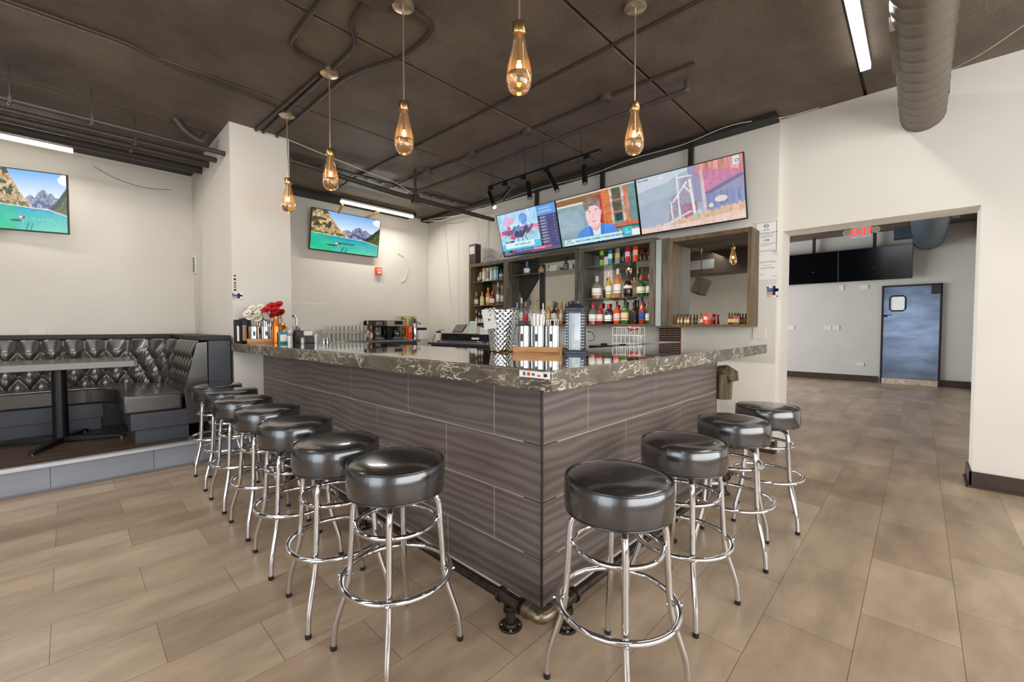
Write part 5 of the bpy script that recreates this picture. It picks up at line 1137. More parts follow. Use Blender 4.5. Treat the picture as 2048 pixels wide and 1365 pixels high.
# ================================================================== ON THE BAR TOP
# hammered ice bucket with a card
bk = thing('ice_bucket', 'hammered steel ice bucket on the bar top left of the straw caddy', 'ice bucket', (1.935, 1.945, ZT))
M['hammer'] = mat('hammered_steel', (206, 206, 210), 0.06, metal=1.0)
H_ = 0.275; vs = []; fs = []; n = 180; k_ = 64
for i in range(k_ + 1):
    z = 0.014 + (H_ - 0.022) * i / k_; r0 = 0.070 + (0.106 - 0.070) * (z / H_)
    for j in range(n):
        a = 2 * PI * j / n; d = (abs(math.sin(j * PI / 10 + (i * PI / 8))) * abs(math.sin(j * PI / 10 - (i * PI / 8)))) ** 0.6
        vs.append((1.935 + (r0 - 0.0042 * d) * math.cos(a), 1.945 + (r0 - 0.0042 * d) * math.sin(a), ZT + z))
for i in range(k_):
    for j in range(n): fs.append((i * n + j, i * n + (j + 1) % n, (i + 1) * n + (j + 1) % n, (i + 1) * n + j))
m = MB(); m.add(vs, fs); m.lathe([(0.0, 0.012), (0.066, 0.012), (0.070, 0.016)], (1.935, 1.945, ZT), 40); m.build('bucket_wall', M['hammer'], bk, ang=75)
m = MB(); m.ring((1.935, 1.945, ZT + H_), 0.107, 0.004, 48, 8); m.build('rim', M['steel'], bk)
for k in range(4):
    a = k * PI / 2 + 0.4; m = MB(); m.ball((1.935 + 0.062 * math.cos(a), 1.945 + 0.062 * math.sin(a), ZT + 0.009), 0.011, 10, (1.3, 1.3, .8)); m.build('foot', M['brass'], bk)
cd = thing('card', 'white card with a tiny black heart leaning on the ice bucket', 'card', (1.80, 2.0, ZT + 0.15))
q = [at(963, 620, x=1.832), at(985, 618, x=1.832), at(994, 656, x=1.845), at(969, 660, x=1.845)]
m = MB(); m.add([tuple(p) for p in q] + [(p.x + 0.0015, p.y + 0.0005, p.z) for p in q], [(3, 2, 1, 0), (4, 5, 6, 7), (0, 1, 5, 4), (1, 2, 6, 5), (2, 3, 7, 6), (3, 0, 4, 7)]); m.build('card_sheet', M['paper'], cd, ang=0)
hc = at(978, 640, x=1.836); hx = Vector((0, -1, 0)); s_ = 0.0085
pts = []
for i in range(24):
    t = 2 * PI * i / 24; pts.append((16 * math.sin(t) ** 3 / 16 * s_, (13 * math.cos(t) - 5 * math.cos(2 * t) - 2 * math.cos(3 * t) - math.cos(4 * t)) / 16 * s_))
m = MB(); m.add([(hc.x - 0.0006, hc.y - a, hc.z + b) for a, b in pts], [tuple(range(24))]); m.build('heart', M['ink'], cd, ang=0)

def caddy(label, c, rotz, L, W_, H0, cups, cr, ch, group=None, grey=False):
    r = thing('straw_caddy', label, 'caddy', (c[0], c[1], ZT), rotz, group)
    m = MB(); m.box(-L / 2, -W_ / 2, 0.0, L / 2, W_ / 2, H0 * 0.35); m.box(-L / 2, -W_ / 2, 0, L / 2, -W_ / 2 + 0.008, H0); m.box(-L / 2, W_ / 2 - 0.008, 0, L / 2, W_ / 2, H0); m.box(-L / 2, -W_ / 2, 0, -L / 2 + 0.008, W_ / 2, H0); m.box(L / 2 - 0.008, -W_ / 2, 0, L / 2, W_ / 2, H0)
    m.build('wooden_tray', M['wood'], r, local=True, bevel=0.0015)
    for i in range(cups):
        x = (i - (cups - 1) / 2) * (L - 0.02) / cups
        m = MB(); m.lathe([(0, H0 * .36), (cr, H0 * .36), (cr, ch), (cr + .0012, ch + .001), (cr - .002, ch), (cr - .002, H0 * .4), (0, H0 * .4)], (x, 0, 0), 32); cu = m.build('steel_cup', M['steel'], r, local=True)
        m = MB(); m.box(x - 0.008, -cr - 0.0015, ch * 0.45, x + 0.008, -cr + 0.003, ch * 0.72); m.build('cup_slot', M['black'], cu, local=True, bevel=0.004)
    return r
r = caddy('oak straw caddy with three steel cups between ice bucket and lantern', (1.955, 1.655), math.radians(-62), 0.285, 0.115, 0.042, 3, 0.043, 0.165)
rng = random.Random(4)
for (cx, cnt, hh, w, mt_, nm, lb) in ((-0.0, 9, 0.075, 0.016, M['paper'], 'napkin', 'white folded napkin standing in the middle steel cup'), (0.088, 6, 0.06, 0.004, M['white'], 'straw', 'white paper straw standing in the right steel cup')):
    ca, sa = math.cos(math.radians(-62)), math.sin(math.radians(-62))
    for k in range(cnt):
        a = 2 * PI * k / cnt; rr = 0.022
        lx, ly = cx + rr * math.cos(a), rr * math.sin(a); ox, oy = math.cos(a) * 0.014, math.sin(a) * 0.014
        P0 = (1.955 + lx * ca - ly * sa, 1.655 + lx * sa + ly * ca, ZT + 0.06); P1 = (1.955 + (lx + ox) * ca - (ly + oy) * sa, 1.655 + (lx + ox) * sa + (ly + oy) * ca, ZT + 0.155 + hh * (0.75 + 0.4 * rng.random()))
        m = MB(); m.tube([P0, P1], [w * 0.35, w * 0.5] if nm == 'napkin' else w * 0.7, 6); tag(m.build(nm, mt_), lb.replace('standing', '%s counter-clockwise, standing' % ORD[k].replace('leftmost', 'first')), nm, 'napkins and straws in the caddy cups' if nm == 'napkin' else 'paper straws in the caddy')

# lantern
ln = thing('candle_lantern', 'grey pierced metal candle lantern with glass panes on the bar top', 'lantern', (2.13, 1.50, ZT), math.radians(25))
M['lant'] = mat('blue_grey_metal', (64, 67, 76), 0.35, metal=0.5, vary=0.12, scale=20)
a_ = 0.052; hb = 0.022; ht = 0.245
m = MB(); m.box(-a_ - 0.012, -a_ - 0.012, 0, a_ + 0.012, a_ + 0.012, 0.016); m.box(-a_, -a_, 0.016, a_, a_, hb); m.build('lantern_base', M['lant'], ln, local=True, bevel=0.002)
for sx in (-1, 1):
    for sy in (-1, 1):
        m = MB(); m.box(sx * a_ - sx * 0.016, sy * a_ - sy * 0.016, hb, sx * a_, sy * a_, ht); m.build('corner_post', M['lant'], ln, local=True, bevel=0.0015)
for k in range(4):
    R_ = Matrix.Rotation(k * PI / 2, 4, 'Z')
    m = MB(); m.M = R_; m.box(-a_ + 0.014, -a_ + 0.003, hb, a_ - 0.014, -a_ + 0.005, ht); m.build('pane', M['glass'], ln, local=True, ang=0)
    m = MB(); m.M = R_; m.box(-a_, -a_ - 0.002, ht - 0.002, a_, -a_ + 0.004, ht + 0.028); pf = m.build('pierced_band', M['lant'], ln, local=True, bevel=0.001)
    m = MB(); m.M = R_
    for q in range(7): m.tube([((q - 3) * 0.0125, -a_ - 0.0024, ht + 0.013), ((q - 3) * 0.0125, -a_ - 0.0028, ht + 0.013)], 0.0048, 8)
    m.build('band_openings', M['ink'], pf, local=True); 
    m = MB(); m.M = R_
    for q in range(12):
        for s in (-1, 1): m.tube([(s * (a_ - 0.008), -a_ - 0.0004, hb + 0.016 + q * 0.0175), (s * (a_ - 0.008), -a_ - 0.0008, hb + 0.020 + q * 0.0175)], 0.0042, 6)
    m.build('post_openings', M['steel'], pf, local=True)
m = MB(); m.frustum((0, 0), 0.122, 0.122, ht + 0.026, 0.118, 0.118, ht + 0.032); m.frustum((0, 0), 0.112, 0.112, ht + 0.032, 0.056, 0.056, ht + 0.055); m.lathe([(0.028, ht + 0.055), (0.028, ht + 0.07), (0.031, ht + 0.072), (0.0, ht + 0.076)], n=20); m.build('roof', M['lant'], ln, local=True, bevel=0.0015)
m = MB(); m.tube([(0.046, 0, ht + 0.05), (0.05, 0, ht + 0.085), (0.028, 0, ht + 0.096), (-0.028, 0, ht + 0.096), (-0.05, 0, ht + 0.085), (-0.046, 0, ht + 0.05)], 0.0025, 8); m.build('carry_handle', M['lant'], ln, local=True)
tl = MB(); tl.lathe([(0, 0), (0.022, 0), (0.024, 0.004), (0.021, 0.055), (0.019, 0.055), (0.0, 0.01)], (2.13, 1.50, ZT + 0.0225), 20); tl = tl.build('tealight_glass', M['bglass']); tag(tl, 'small cut glass candle cup inside the grey lantern', 'candle cup')

# ---- left end group beside the pillar
def simple(name, label, cat, build, mt, **k):
    m = MB(); build(m); return tag(m.build(name, mt, **k), label, cat)
def onbar(u, y, z=ZT): p = at(u, 684, y=y); return p.x
# holders: tall menu boxes against the pillar
for (u0, u1, vt, y, mt_, lb) in ((470, 481, 640, 4.93, M['ink'], 'tall black menu holder leftmost against the pillar'), (481, 499, 637, 4.95, M['black'], 'wide black condiment box behind the steel cups at the pillar')):
    a = at(u0, vt, y=y); b = at(u1, vt, y=y); r = thing('menu_box', lb, 'box', ((a.x + b.x) / 2, y, ZT))
    m = MB(); m.box(a.x, y - 0.04, ZT, b.x, y + 0.06, a.z); m.build('box_body', mt_, r, bevel=0.003)
    m = MB(); m.box(a.x + 0.006, y - 0.0415, ZT + 0.02, (a.x + b.x) / 2, y - 0.0395, a.z - 0.07); m.build('box_label', M['wood'] if u0 > 475 else M['paper'], r)
    m = MB()
    for q in range(7): m.box(a.x + 0.004, y - 0.042, ZT + 0.03 + q * 0.022, a.x + 0.02, y - 0.0405, ZT + 0.04 + q * 0.022)
    m.build('box_print', M['white'], r)
r = caddy('oak straw caddy with three steel cups under the flowers by the pillar', (1.375, 4.72), math.radians(-12), 0.33, 0.12, 0.045, 3, 0.046, 0.165, None)
for k, (dx, c) in enumerate(((-0.10, (0)), (0.0, 1))):
    for q in range(4):
        m = MB(); x = 1.375 + dx + 0.012 * q; m.tube([(x, 4.73 - dx * .2, ZT + 0.05), (x + 0.008 * (q - 1.5), 4.73, ZT + 0.225 - 0.008 * q)], [0.004, 0.008], 6)
        tag(m.build('cutlery', M['steel']), 'steel cutlery piece, %s of four in the %s steel cup by the pillar' % (('first', 'second', 'third', 'fourth')[q], ('left', 'middle')[k]), 'cutlery', 'cutlery in the caddy by the pillar')
M['petw'] = mat('white_petal', (232, 224, 204), 0.7); M['petr'] = mat('red_petal', (186, 14, 24), 0.6, vary=0.2, scale=20); M['leaf'] = mat('dark_green_leaf', (74, 84, 46), 0.6); M['twig'] = mat('brown_twig', (120, 82, 50), 0.7)
def blossom(mb, c, R, seed):
    g = random.Random(seed)
    for ring, (cnt, rad, tilt) in enumerate(((7, R, 0.35), (6, R * 0.72, 0.8), (4, R * 0.42, 1.2))):
        for i in range(cnt):
            a = 2 * PI * i / cnt + ring * 0.5 + g.random() * 0.2; d = Vector((math.cos(a), math.sin(a), 0)); u_ = Vector((0, 0, 1)); t = (d * math.cos(tilt) + u_ * math.sin(tilt)); s2 = Vector((-d.y, d.x, 0))
            c0 = Vector(c); vs = []
            for (l, w) in ((0.05, 0.2), (0.45, 0.52), (0.85, 0.5), (1.0, 0.22)):
                cc = c0 + t * rad * l - u_ * (0.16 * rad * l * l)
                vs += [cc - s2 * rad * w * 0.8, cc + t * 0 + u_ * 0.03 * rad, cc + s2 * rad * w * 0.8]
            fs = []
            for j in range(3):
                for k2 in range(2): b0 = j * 3 + k2; fs.append((b0, b0 + 1, b0 + 4, b0 + 3))
            mb.add([tuple(v) for v in vs], fs)
def bouquet(label, centre, base, mt_, heads, R, seed):
    r = thing('flower_bunch', label, 'flowers', (base[0], base[1], base[2])); g = random.Random(seed)
    for (dx, dy, dz) in heads:
        m = MB(); c = (centre[0] + dx, centre[1] + dy, centre[2] + dz)
        m.M = Matrix.Translation(c) @ Matrix.Rotation(0.9, 4, Vector((CR.x, CR.y, 0))) @ Matrix.Rotation(g.random() * 2, 4, 'Z')
        blossom(m, (0, 0, 0), R, g.randint(0, 999)); m.M = Matrix.Identity(4); fl = m.build('blossom', mt_, r, ang=80)
        m = MB(); m.tube([c, ((c[0] + base[0]) / 2 + dx * .3, (c[1] + base[1]) / 2, (c[2] + base[2]) / 2), base], 0.0025, 5); m.build('stem', M['leaf'], r)
    m = MB()
    for k in range(12):
        a = g.random() * 6.28; p0 = Vector((centre[0] + 0.05 * math.cos(a), centre[1] + 0.03 * math.sin(a), centre[2] - 0.03 + 0.03 * g.random())); d = Vector((math.cos(a), math.sin(a), -0.4 + g.random())) * 0.045; s2 = Vector((-d.y, d.x, 0)).normalized() * 0.012
        m.add([tuple(p0), tuple(p0 + d * .5 + s2), tuple(p0 + d), tuple(p0 + d * .5 - s2)], [(0, 1, 2, 3)])
    m.build('foliage', M['leaf'], r)
    return r
cw = at(512, 624, y=4.80); cr_ = at(548, 621, y=4.74)
bouquet('bunch of white artificial flowers above the steel cups by the pillar', cw, (1.33, 4.74, ZT + 0.09), M['petw'], [(-0.075, 0, -0.02), (-0.03, 0.02, 0.03), (0.035, 0.0, 0.045), (0.0, -0.03, -0.02), (0.06, 0.02, 0.01), (-0.05, -0.02, -0.055), (0.01, -0.03, -0.07)], 0.045, 3)
bouquet('bunch of red artificial flowers behind the copper bottle', cr_, (1.50, 4.70, ZT + 0.09), M['petr'], [(-0.065, 0, 0.0), (0.0, -0.03, 0.0), (0.045, 0.0, 0.055), (0.065, 0.01, -0.025), (-0.02, 0.02, 0.04), (0.0, 0.0, -0.05)], 0.05, 8)
m = MB(); g = random.Random(11)
for k in range(16):
    a = g.random() * 6.28; m.tube([(1.44, 4.76, ZT + 0.13), (1.44 + 0.05 * math.cos(a), 4.76 + 0.04 * math.sin(a), ZT + 0.19 + 0.06 * g.random()), (1.44 + 0.09 * math.cos(a), 4.76 + 0.05 * math.sin(a), ZT + 0.17 + 0.1 * g.random())], 0.003, 5)
tag(m.build('dried_twigs', M['twig']), 'bundle of brown dried twigs between the flowers and the cups', 'twigs', kind='stuff')
p = at(553, 684, y=4.62)
cb = thing('copper_flask', 'orange copper flask with black cap standing before the red flowers', 'flask', (at(553, 684, y=4.55).x, 4.55, ZT))
r_ = 0.036; ztop = at(556, 632, y=4.55).z; h_ = ztop - ZT
m = MB(); m.lathe([(0, 0), (r_ * .95, 0), (r_, 0.01), (r_, h_ * .60), (r_ * .9, h_ * .68), (r_ * .66, h_ * .76), (r_ * .6, h_ * .98), (0, h_ * .98)], n=28); m.build('flask_body', M['copper'], cb, local=True)
m = MB(); m.lathe([(r_ * .62, h_ * .97), (r_ * .62, h_ * 1.05), (0, h_ * 1.06)], n=20); m.build('flask_cap', M['ink'], cb, local=True)
cb = thing('copper_flask', 'second orange copper flask with white label behind the first', 'flask', (at(566, 684, y=4.72).x, 4.72, ZT))
m = MB(); m.lathe([(0, 0), (0.044, 0), (0.045, 0.01), (0.045, .13), (0.036, .165), (0.02, .18), (0.02, .20), (0, .20)], n=28); m.build('flask_body', M['copper'], cb, local=True)
m = MB(); m.lathe([(0.0458, .05), (0.0458, .125)], n=28); m.build('flask_label', M['paper'], cb, local=True)
def bx(label, name, cat, u0, u1, v0, y, d, mt_, detail=None):
    a = at(u0, v0, y=y); b = at(u1, v0, y=y); r = thing(name, label, cat, ((a.x + b.x) / 2, y + d / 2, ZT))
    m = MB(); m.box(a.x, y, ZT, b.x, y + d, a.z); m.build(name + '_body', mt_, r, bevel=0.004)
    if detail: m = MB(); m.box(a.x + (b.x - a.x) * .15, y - 0.0015, ZT + (a.z - ZT) * .2, b.x - (b.x - a.x) * .1, y + 0.001, a.z - (a.z - ZT) * .25); m.build(name + '_front', detail, r)
    return r
bx('teal and white sign card standing right of the copper flask', 'table_sign', 'sign', 557.5, 575, 664, 4.42, 0.02, cmat('teal_print', (60, 132, 138), .5, 0), M['paper'])
gb = thing('goblet', 'clear glass goblet standing behind the small sign card', 'glass', (at(580, 684, y=4.62).x, 4.62, ZT))
m = MB(); m.lathe([(0, 0), (0.032, 0.002), (0.006, 0.01), (0.005, 0.055), (0.02, 0.07), (0.037, 0.10), (0.038, 0.125), (0.030, 0.155), (0.029, 0.155), (0.036, 0.125), (0.035, 0.10), (0.0, 0.075)], n=24); m.build('goblet_glass', M['bglass'], gb, local=True)
CX = at(593, 684, y=4.66).x
cp = thing('utensil_cup', 'black utensil cup holding dark pens right of the goblet', 'cup', (CX, 4.66, ZT))
m = MB(); m.lathe([(0, 0), (0.034, 0), (0.04, 0.13), (0.037, 0.13), (0.032, 0.01), (0, 0.01)], n=24); m.build('cup_body', M['black'], cp, local=True)
m = MB(); m.tube([(0.034, 0, 0.1), (0.06, 0, 0.09), (0.055, 0, 0.05), (0.034, 0, 0.03)], 0.004, 6); m.build('cup_handle', M['wood'], cp, local=True)
for k in range(6):
    m = MB(); a = k * 1.05; m.tube([(CX + 0.01 * math.cos(a), 4.66 + 0.01 * math.sin(a), ZT + 0.015), (CX + 0.034 * math.cos(a), 4.66 + 0.03 * math.sin(a), ZT + 0.16 + 0.02 * math.sin(k * 2.3))], 0.0035, 6); tag(m.build('pen', M['ink']), 'dark pen, %s counter-clockwise in the black utensil cup' % ORD[k].replace('leftmost', 'first'), 'pen', 'pens in the utensil cup')
# napkin and fruit trays
nb = thing('napkin_caddy', 'black plastic napkin caddy with napkins right of the utensil cup', 'caddy', (at(618, 684, y=4.40).x, 4.45, ZT)); N0, N1 = at(602, 684, y=4.40).x, at(636, 684, y=4.40).x
m = MB(); m.box(N0, 4.40, ZT, N1, 4.52, ZT + 0.075); m.box(N0, 4.50, ZT, N1 - 0.03, 4.55, ZT + 0.125); m.build('caddy_body', M['dark'], nb, bevel=0.006)
m = MB(); m.box(N0 + 0.06, 4.46, ZT + 0.05, N0 + 0.13, 4.495, ZT + 0.12); m.build('napkin_stack', M['paper'], nb)
for (x, y, h, lb) in ((at(605, 684, y=4.30).x, 4.30, 0.055, 'short clear shot glass in front of the napkin caddy'), (at(632, 684, y=4.26).x, 4.26, 0.085, 'tall clear shot glass right of the napkin caddy'), (at(579, 684, y=4.36).x, 4.36, 0.075, 'slim white salt shaker before the sign card')):
    m = MB(); m.lathe([(0, 0), (0.016, 0), (0.019, h), (0.017, h), (0.014, 0.006), (0, 0.006)], (x, y, ZT), 20); tag(m.build('shot_glass' if 'shot' in lb else 'salt_shaker', M['bglass'] if 'shot' in lb else M['white']), lb, 'glass' if 'shot' in lb else 'shaker')
pp = thing('bottle_pourers', 'small heap of black and chrome pourers beside the glassware', 'pourers', (at(650, 684, y=4.38).x, 4.38, ZT)); PX_ = at(646, 684, y=4.38).x
for k in range(4):
    m = MB(); x, y = PX_ + 0.018 * k, 4.36 + 0.02 * (k % 2); m.lathe([(0, 0), (0.012, 0), (0.010, 0.02), (0.004, 0.026), (0.003, 0.05)], (x, y, ZT), 12); m.build('pourer', M['black'] if k % 2 else M['steel'], pp)

# glassware in rows on the back counter
zc2 = 1.063
def make_mug(nm, lab, h, r, stem=False):
    t = thing(nm, lab, 'glass')
    m = MB()
    if stem: m.lathe([(0, 0), (r * .9, 0.002), (0.005, 0.008), (0.005, h * .5), (r * .6, h * .62), (r, h), (r - .0015, h), (r * .55, h * .64), (0, h * .56)], n=16)
    else: m.lathe([(0, 0), (r * .85, 0), (r * .9, 0.01), (r, h), (r - .003, h), (r * .85, 0.012), (0, 0.012)], n=16)
    m.build('glass_wall', M['bglass'], t, local=True, ang=60); return t
XG0 = at(660, 665, y=6.38).x; XG1 = at(731, 665, y=6.38).x; SG = (XG1 - XG0) / 9
g0 = make_mug('drinking_glass', 'clear tumbler in the lower tier of stacked glasses on the back counter', 0.115, 0.036); first = True
sl = thing('glass_shelf', 'low clear shelf lifting the upper tier of glasses', 'shelf', ((XG0 + XG1) / 2, 6.5, zc2))
m = MB(); m.box(XG0 - 0.06, 6.32, 1.186, XG1 + 0.06, 6.72, 1.193); m.build('shelf_plate', M['glass'], sl)
for x in (XG0 - 0.05, XG1 + 0.05):
    m = MB(); m.box(x - 0.008, 6.32, zc2, x + 0.008, 6.72, 1.186); m.build('shelf_leg', M['steel'], sl)
for row in range(2):
    for k in range(10):
        s = g0 if first else copy_tree(g0); first = False; s.location = (XG0 + k * SG + 0.03 * (row % 2), 6.38 + row * 0.13, zc2); s['group'] = 'lower tier tumblers on the back counter'
        s['label'] = 'clear tumbler, %s from the pillar in the %s row of the lower tier of glasses' % (ORD[k].replace('leftmost', 'first'), ('front', 'rear')[row])
u0 = make_mug('drinking_glass', 'clear tumbler in the upper tier of stacked glasses on the back counter', 0.105, 0.034); first = True
for row in range(2):
    for k in range(10):
        s = u0 if first else copy_tree(u0); first = False; s.location = (XG0 + k * SG + 0.02 * (row % 2), 6.38 + row * 0.13, 1.194); s['group'] = 'upper tier tumblers on the back counter'
        s['label'] = 'clear tumbler, %s from the pillar in the %s row of the upper tier of glasses' % (ORD[k].replace('leftmost', 'first'), ('front', 'rear')[row])
w0 = make_mug('margarita_glass', 'wide stemmed glass standing left of the tumbler tiers', 0.17, 0.055, True)
w0.location = (at(649, 665, y=6.33).x, 6.33, zc2)
for k, (x, y, lb) in enumerate(((at(637, 665, y=6.45).x, 6.45, 'stemmed glass nearest the pillar on the back counter'), (at(641, 665, y=6.33).x - 0.03, 6.33, 'wide stemmed glass in front of the one nearest the pillar'))):
    s = copy_tree(w0); s.location = (x, y, zc2); s['label'] = lb
for (u, v, lb, c) in ((735, 641, 'slim dark syrup bottle left of the coffee makers', (96, 50, 34)), (742, 652, 'red labelled sauce bottle beside the coffee makers', (186, 60, 40))):
    bottle(lb, u, v, 6, 6.40, zc2, 'tall', c, (220, 190, 140), (240, 230, 214), plane='y', name='syrup_bottle')

# coffee makers etc. on the back counter
def coffee(label, u0, u1, v0, y, steel):
    a = at(u0, v0, y=y); b = at(u1, v0, y=y); w = b.x - a.x; H2 = a.z - zc2; x0 = a.x; r = thing('coffee_maker', label, 'coffee maker', (x0 + w / 2, y + 0.12, zc2))
    m = MB(); m.box(x0, y, zc2, x0 + w, y + 0.24, zc2 + H2 * .13); m.build('hot_plate', M['black'], r, bevel=0.006)
    m = MB(); m.box(x0, y + 0.15, zc2 + H2 * .1, x0 + w, y + 0.24, zc2 + H2 * .96); m.box(x0, y, zc2 + H2 * .13, x0 + w * 0.24, y + 0.24, zc2 + H2 * .7); m.build('water_tank', M['black'], r, bevel=0.006)
    m = MB(); m.box(x0, y - 0.004, zc2 + H2 * .68, x0 + w, y + 0.22, zc2 + H2); m.build('brew_head', mat('satin_steel', (196, 186, 168), 0.35, metal=0.55) if steel else M['dark'], r, bevel=0.008)
    m = MB(); m.box(x0 + w * .38, y - 0.008, zc2 + H2 * .76, x0 + w * .82, y - 0.003, zc2 + H2 * .94); m.build('control_panel', M['black'] if steel else M['steel'], r, bevel=0.002)
    m = MB(); m.box(x0 + w * .3, y - 0.005, zc2 + H2 * .03, x0 + w * .98, y, zc2 + H2 * .12); m.build('base_plate', M['steel'], r)
    cx = x0 + w * .62; rr = w * .26
    m = MB(); m.lathe([(0, 0), (rr, 0), (rr * 1.08, H2 * .14), (rr, H2 * .34), (rr * .75, H2 * .45), (rr * .78, H2 * .5), (0, H2 * .51)], (cx, y + 0.075, zc2 + H2 * .135), 24); c = m.build('carafe', M['glass'] if steel else M['bglass'], r)
    m = MB(); m.lathe([(0, 0.004), (rr * .94, 0.004), (rr * 1.0, H2 * .14), (rr * .97, H2 * .2), (0, H2 * .2)], (cx, y + 0.075, zc2 + H2 * .135), 20); m.build('coffee', cmat('coffee_brown', (44, 26, 18), .1), c)
    m = MB(); m.tube([(cx + rr * .9, y + 0.03, zc2 + H2 * .55), (cx + rr * 1.5, y - 0.0, zc2 + H2 * .5), (cx + rr * 1.4, y + 0.0, zc2 + H2 * .25), (cx + rr * 1.0, y + 0.03, zc2 + H2 * .2)], 0.008, 8); m.build('carafe_handle', M['black'], c)
coffee('black coffee maker with glass carafe, left of the two', 741, 769, 641, 6.42, False)
coffee('steel fronted coffee maker with digital panel, right of the two', 775, 811, 640, 6.40, True)
def bc(name, label, cat, u0, u1, v0, y, d, mt_, z=zc2):
    a = at(u0, v0, y=y); b = at(u1, v0, y=y); r = thing(name, label, cat, ((a.x + b.x) / 2, y + d / 2, z)); m = MB(); m.box(a.x, y, z, b.x, y + d, a.z); m.build(name + '_body', mt_, r, bevel=0.003); return r, a, b
r, a, b = bc('snack_box', 'tall colourful snack box behind the thermos', 'box', 802, 833, 632, 6.66, 0.1, cmat('carton', (196, 190, 150), .5, 0))
for k, c in enumerate(((86, 130, 60), (200, 60, 50), (226, 200, 90), (110, 160, 180), (160, 90, 50), (120, 70, 50))):
    m = MB(); w = (b.x - a.x) / 6; x = a.x + k * w; m.box(x, 6.657, zc2 + 0.02, x + w * .9, 6.661, a.z - 0.02 - 0.03 * (k % 2)); m.build('box_print', cmat('print', c, .5, 0), r)
r, a, b = bc('orange_carton', 'slim bright orange carton between coffee maker and thermos', 'box', 817, 824, 652, 6.36, 0.05, cmat('orange_carton', (236, 72, 24), .45, 0))
m = MB(); m.box(a.x + .004, 6.357, zc2 + .12, b.x - .004, 6.36, a.z - .02); m.build('carton_print', cmat('label_paper', (246, 150, 90), .5, 0), r)
tc_ = at(829.5, 643, y=6.42); r = thing('thermos', 'tall steel thermos jug with black lid and handle', 'thermos', (tc_.x, 6.42, zc2)); h_ = tc_.z - zc2
m = MB(); m.lathe([(0, 0), (.052, 0), (.054, .01), (.054, h_ * .86), (.044, h_ * .94)], n=24); m.build('jug_body', M['steel'], r, local=True)
m = MB(); m.lathe([(.046, h_ * .92), (.046, h_ * .98), (.02, h_), (0, h_)], n=20); m.build('jug_lid', M['black'], r, local=True)
m = MB(); m.tube([(.045, -.02, h_ * .9), (.085, -.04, h_ * .88), (.088, -.04, h_ * .5), (.053, -.02, h_ * .4)], .009, 8); m.build('jug_handle', M['black'], r, local=True)
r, a, b = bc('drink_dispenser', 'white and black appliance right of the thermos in the corner', 'appliance', 841, 858, 661, 6.30, 0.22, M['white'])
m = MB(); m.box(a.x, 6.33, a.z, b.x - .02, 6.5, a.z + .045); m.build('black_top', M['black'], r, bevel=0.01)
m = MB(); m.box(a.x, 6.36, a.z + .045, a.x + .09, 6.46, a.z + .09); m.build('upper_tank', M['white'], r, bevel=0.006)
# faucet by the pillar
r = thing('faucet', 'tall chrome gooseneck faucet beside the pillar', 'faucet', (1.95, 5.3, 0.95)); fx, fy = at(590, 650, y=5.3).x, 5.3
m = MB(); m.tube(rounded([(fx + 0.02, fy, 0.9), (fx + 0.02, fy, at(590, 633, y=5.3).z), (fx - 0.16, fy, at(590, 632, y=5.3).z), (fx - 0.16, fy, 1.24)], 0.05, 8), 0.014, 12); m.build('spout', M['chrome'], r)
m = MB(); m.lathe([(0.02, 0), (0.02, .05), (0.0, .06)], (fx + 0.02, fy, 0.9), 16); m.build('faucet_base', M['chrome'], r)
r = thing('sink_counter', 'steel sink counter behind the left end of the bar top', 'counter', (1.95, 5.3, 0))
m = MB(); m.box(1.74, 5.06, 0.1, 2.3, 6.2, 0.86); m.build('sink_cabinet', M['kick'], r); m = MB(); m.box(1.73, 5.05, 0.86, 2.32, 6.22, 0.90); m.build('sink_top', M['steel'], r, bevel=0.003)

# ---- till counter items, near the left cabinet
zk = 1.02
def bk2(name, label, cat, u0, u1, v0, v1, x, d, mt_):
    a = at(u0, v0, x=x); b = at(u1, v1, x=x); r = thing(name, label, cat, (x + d / 2, (a.y + b.y) / 2, b.z)); m = MB(); m.box(x, b.y, b.z, x + d, a.y, a.z); m.build(name + '_body', mt_, r, bevel=0.003); return r, a, b
sh = thing('till_shelf', 'low steel shelf raising the till equipment under the left cabinet', 'shelf', (4.5, 5.25, zk))
a = at(872, 681, x=4.30); b = at(972, 685, x=4.30)
m = MB(); m.box(4.30, 4.62, a.z - 0.022, 4.62, 5.86, a.z); m.build('shelf_plate', M['steel'], sh, bevel=0.002)
for y in (4.64, 5.24, 5.84):
    m = MB(); m.box(4.31, y - 0.012, zk, 4.33, y + 0.012, a.z - 0.02); m.build('shelf_leg', M['steel'], sh)
zs = a.z
def till(name, label, cat, u0, u1, v0, x, d, mt_):
    a = at(u0, v0, x=x); b = at(u1, v0, x=x); r = thing(name, label, cat, (x + d / 2, (a.y + b.y) / 2, zs)); m = MB(); m.box(x, b.y, zs, x + d, a.y, a.z); m.build(name + '_body', mt_, r, bevel=0.004); return r, a, b
r, a, b = till('receipt_printer', 'long black cash drawer box under the tablet', 'printer', 883, 931.5, 667, 4.34, 0.26, M['black'])
m = MB(); m.box(4.337, a.y - 0.18, zs + 0.045, 4.341, a.y - 0.42, zs + 0.05); m.build('front_slot', M['steel'], r)
r, a, b = till('receipt_printer', 'small black receipt printer with white front label under the leaning tablet', 'printer', 932.5, 970, 669, 4.33, 0.24, M['black'])
m = MB(); m.box(4.327, a.y - 0.13, zs + 0.03, 4.331, a.y - 0.30, zs + 0.06); m.build('front_label', M['white'], r)
zz = a.z
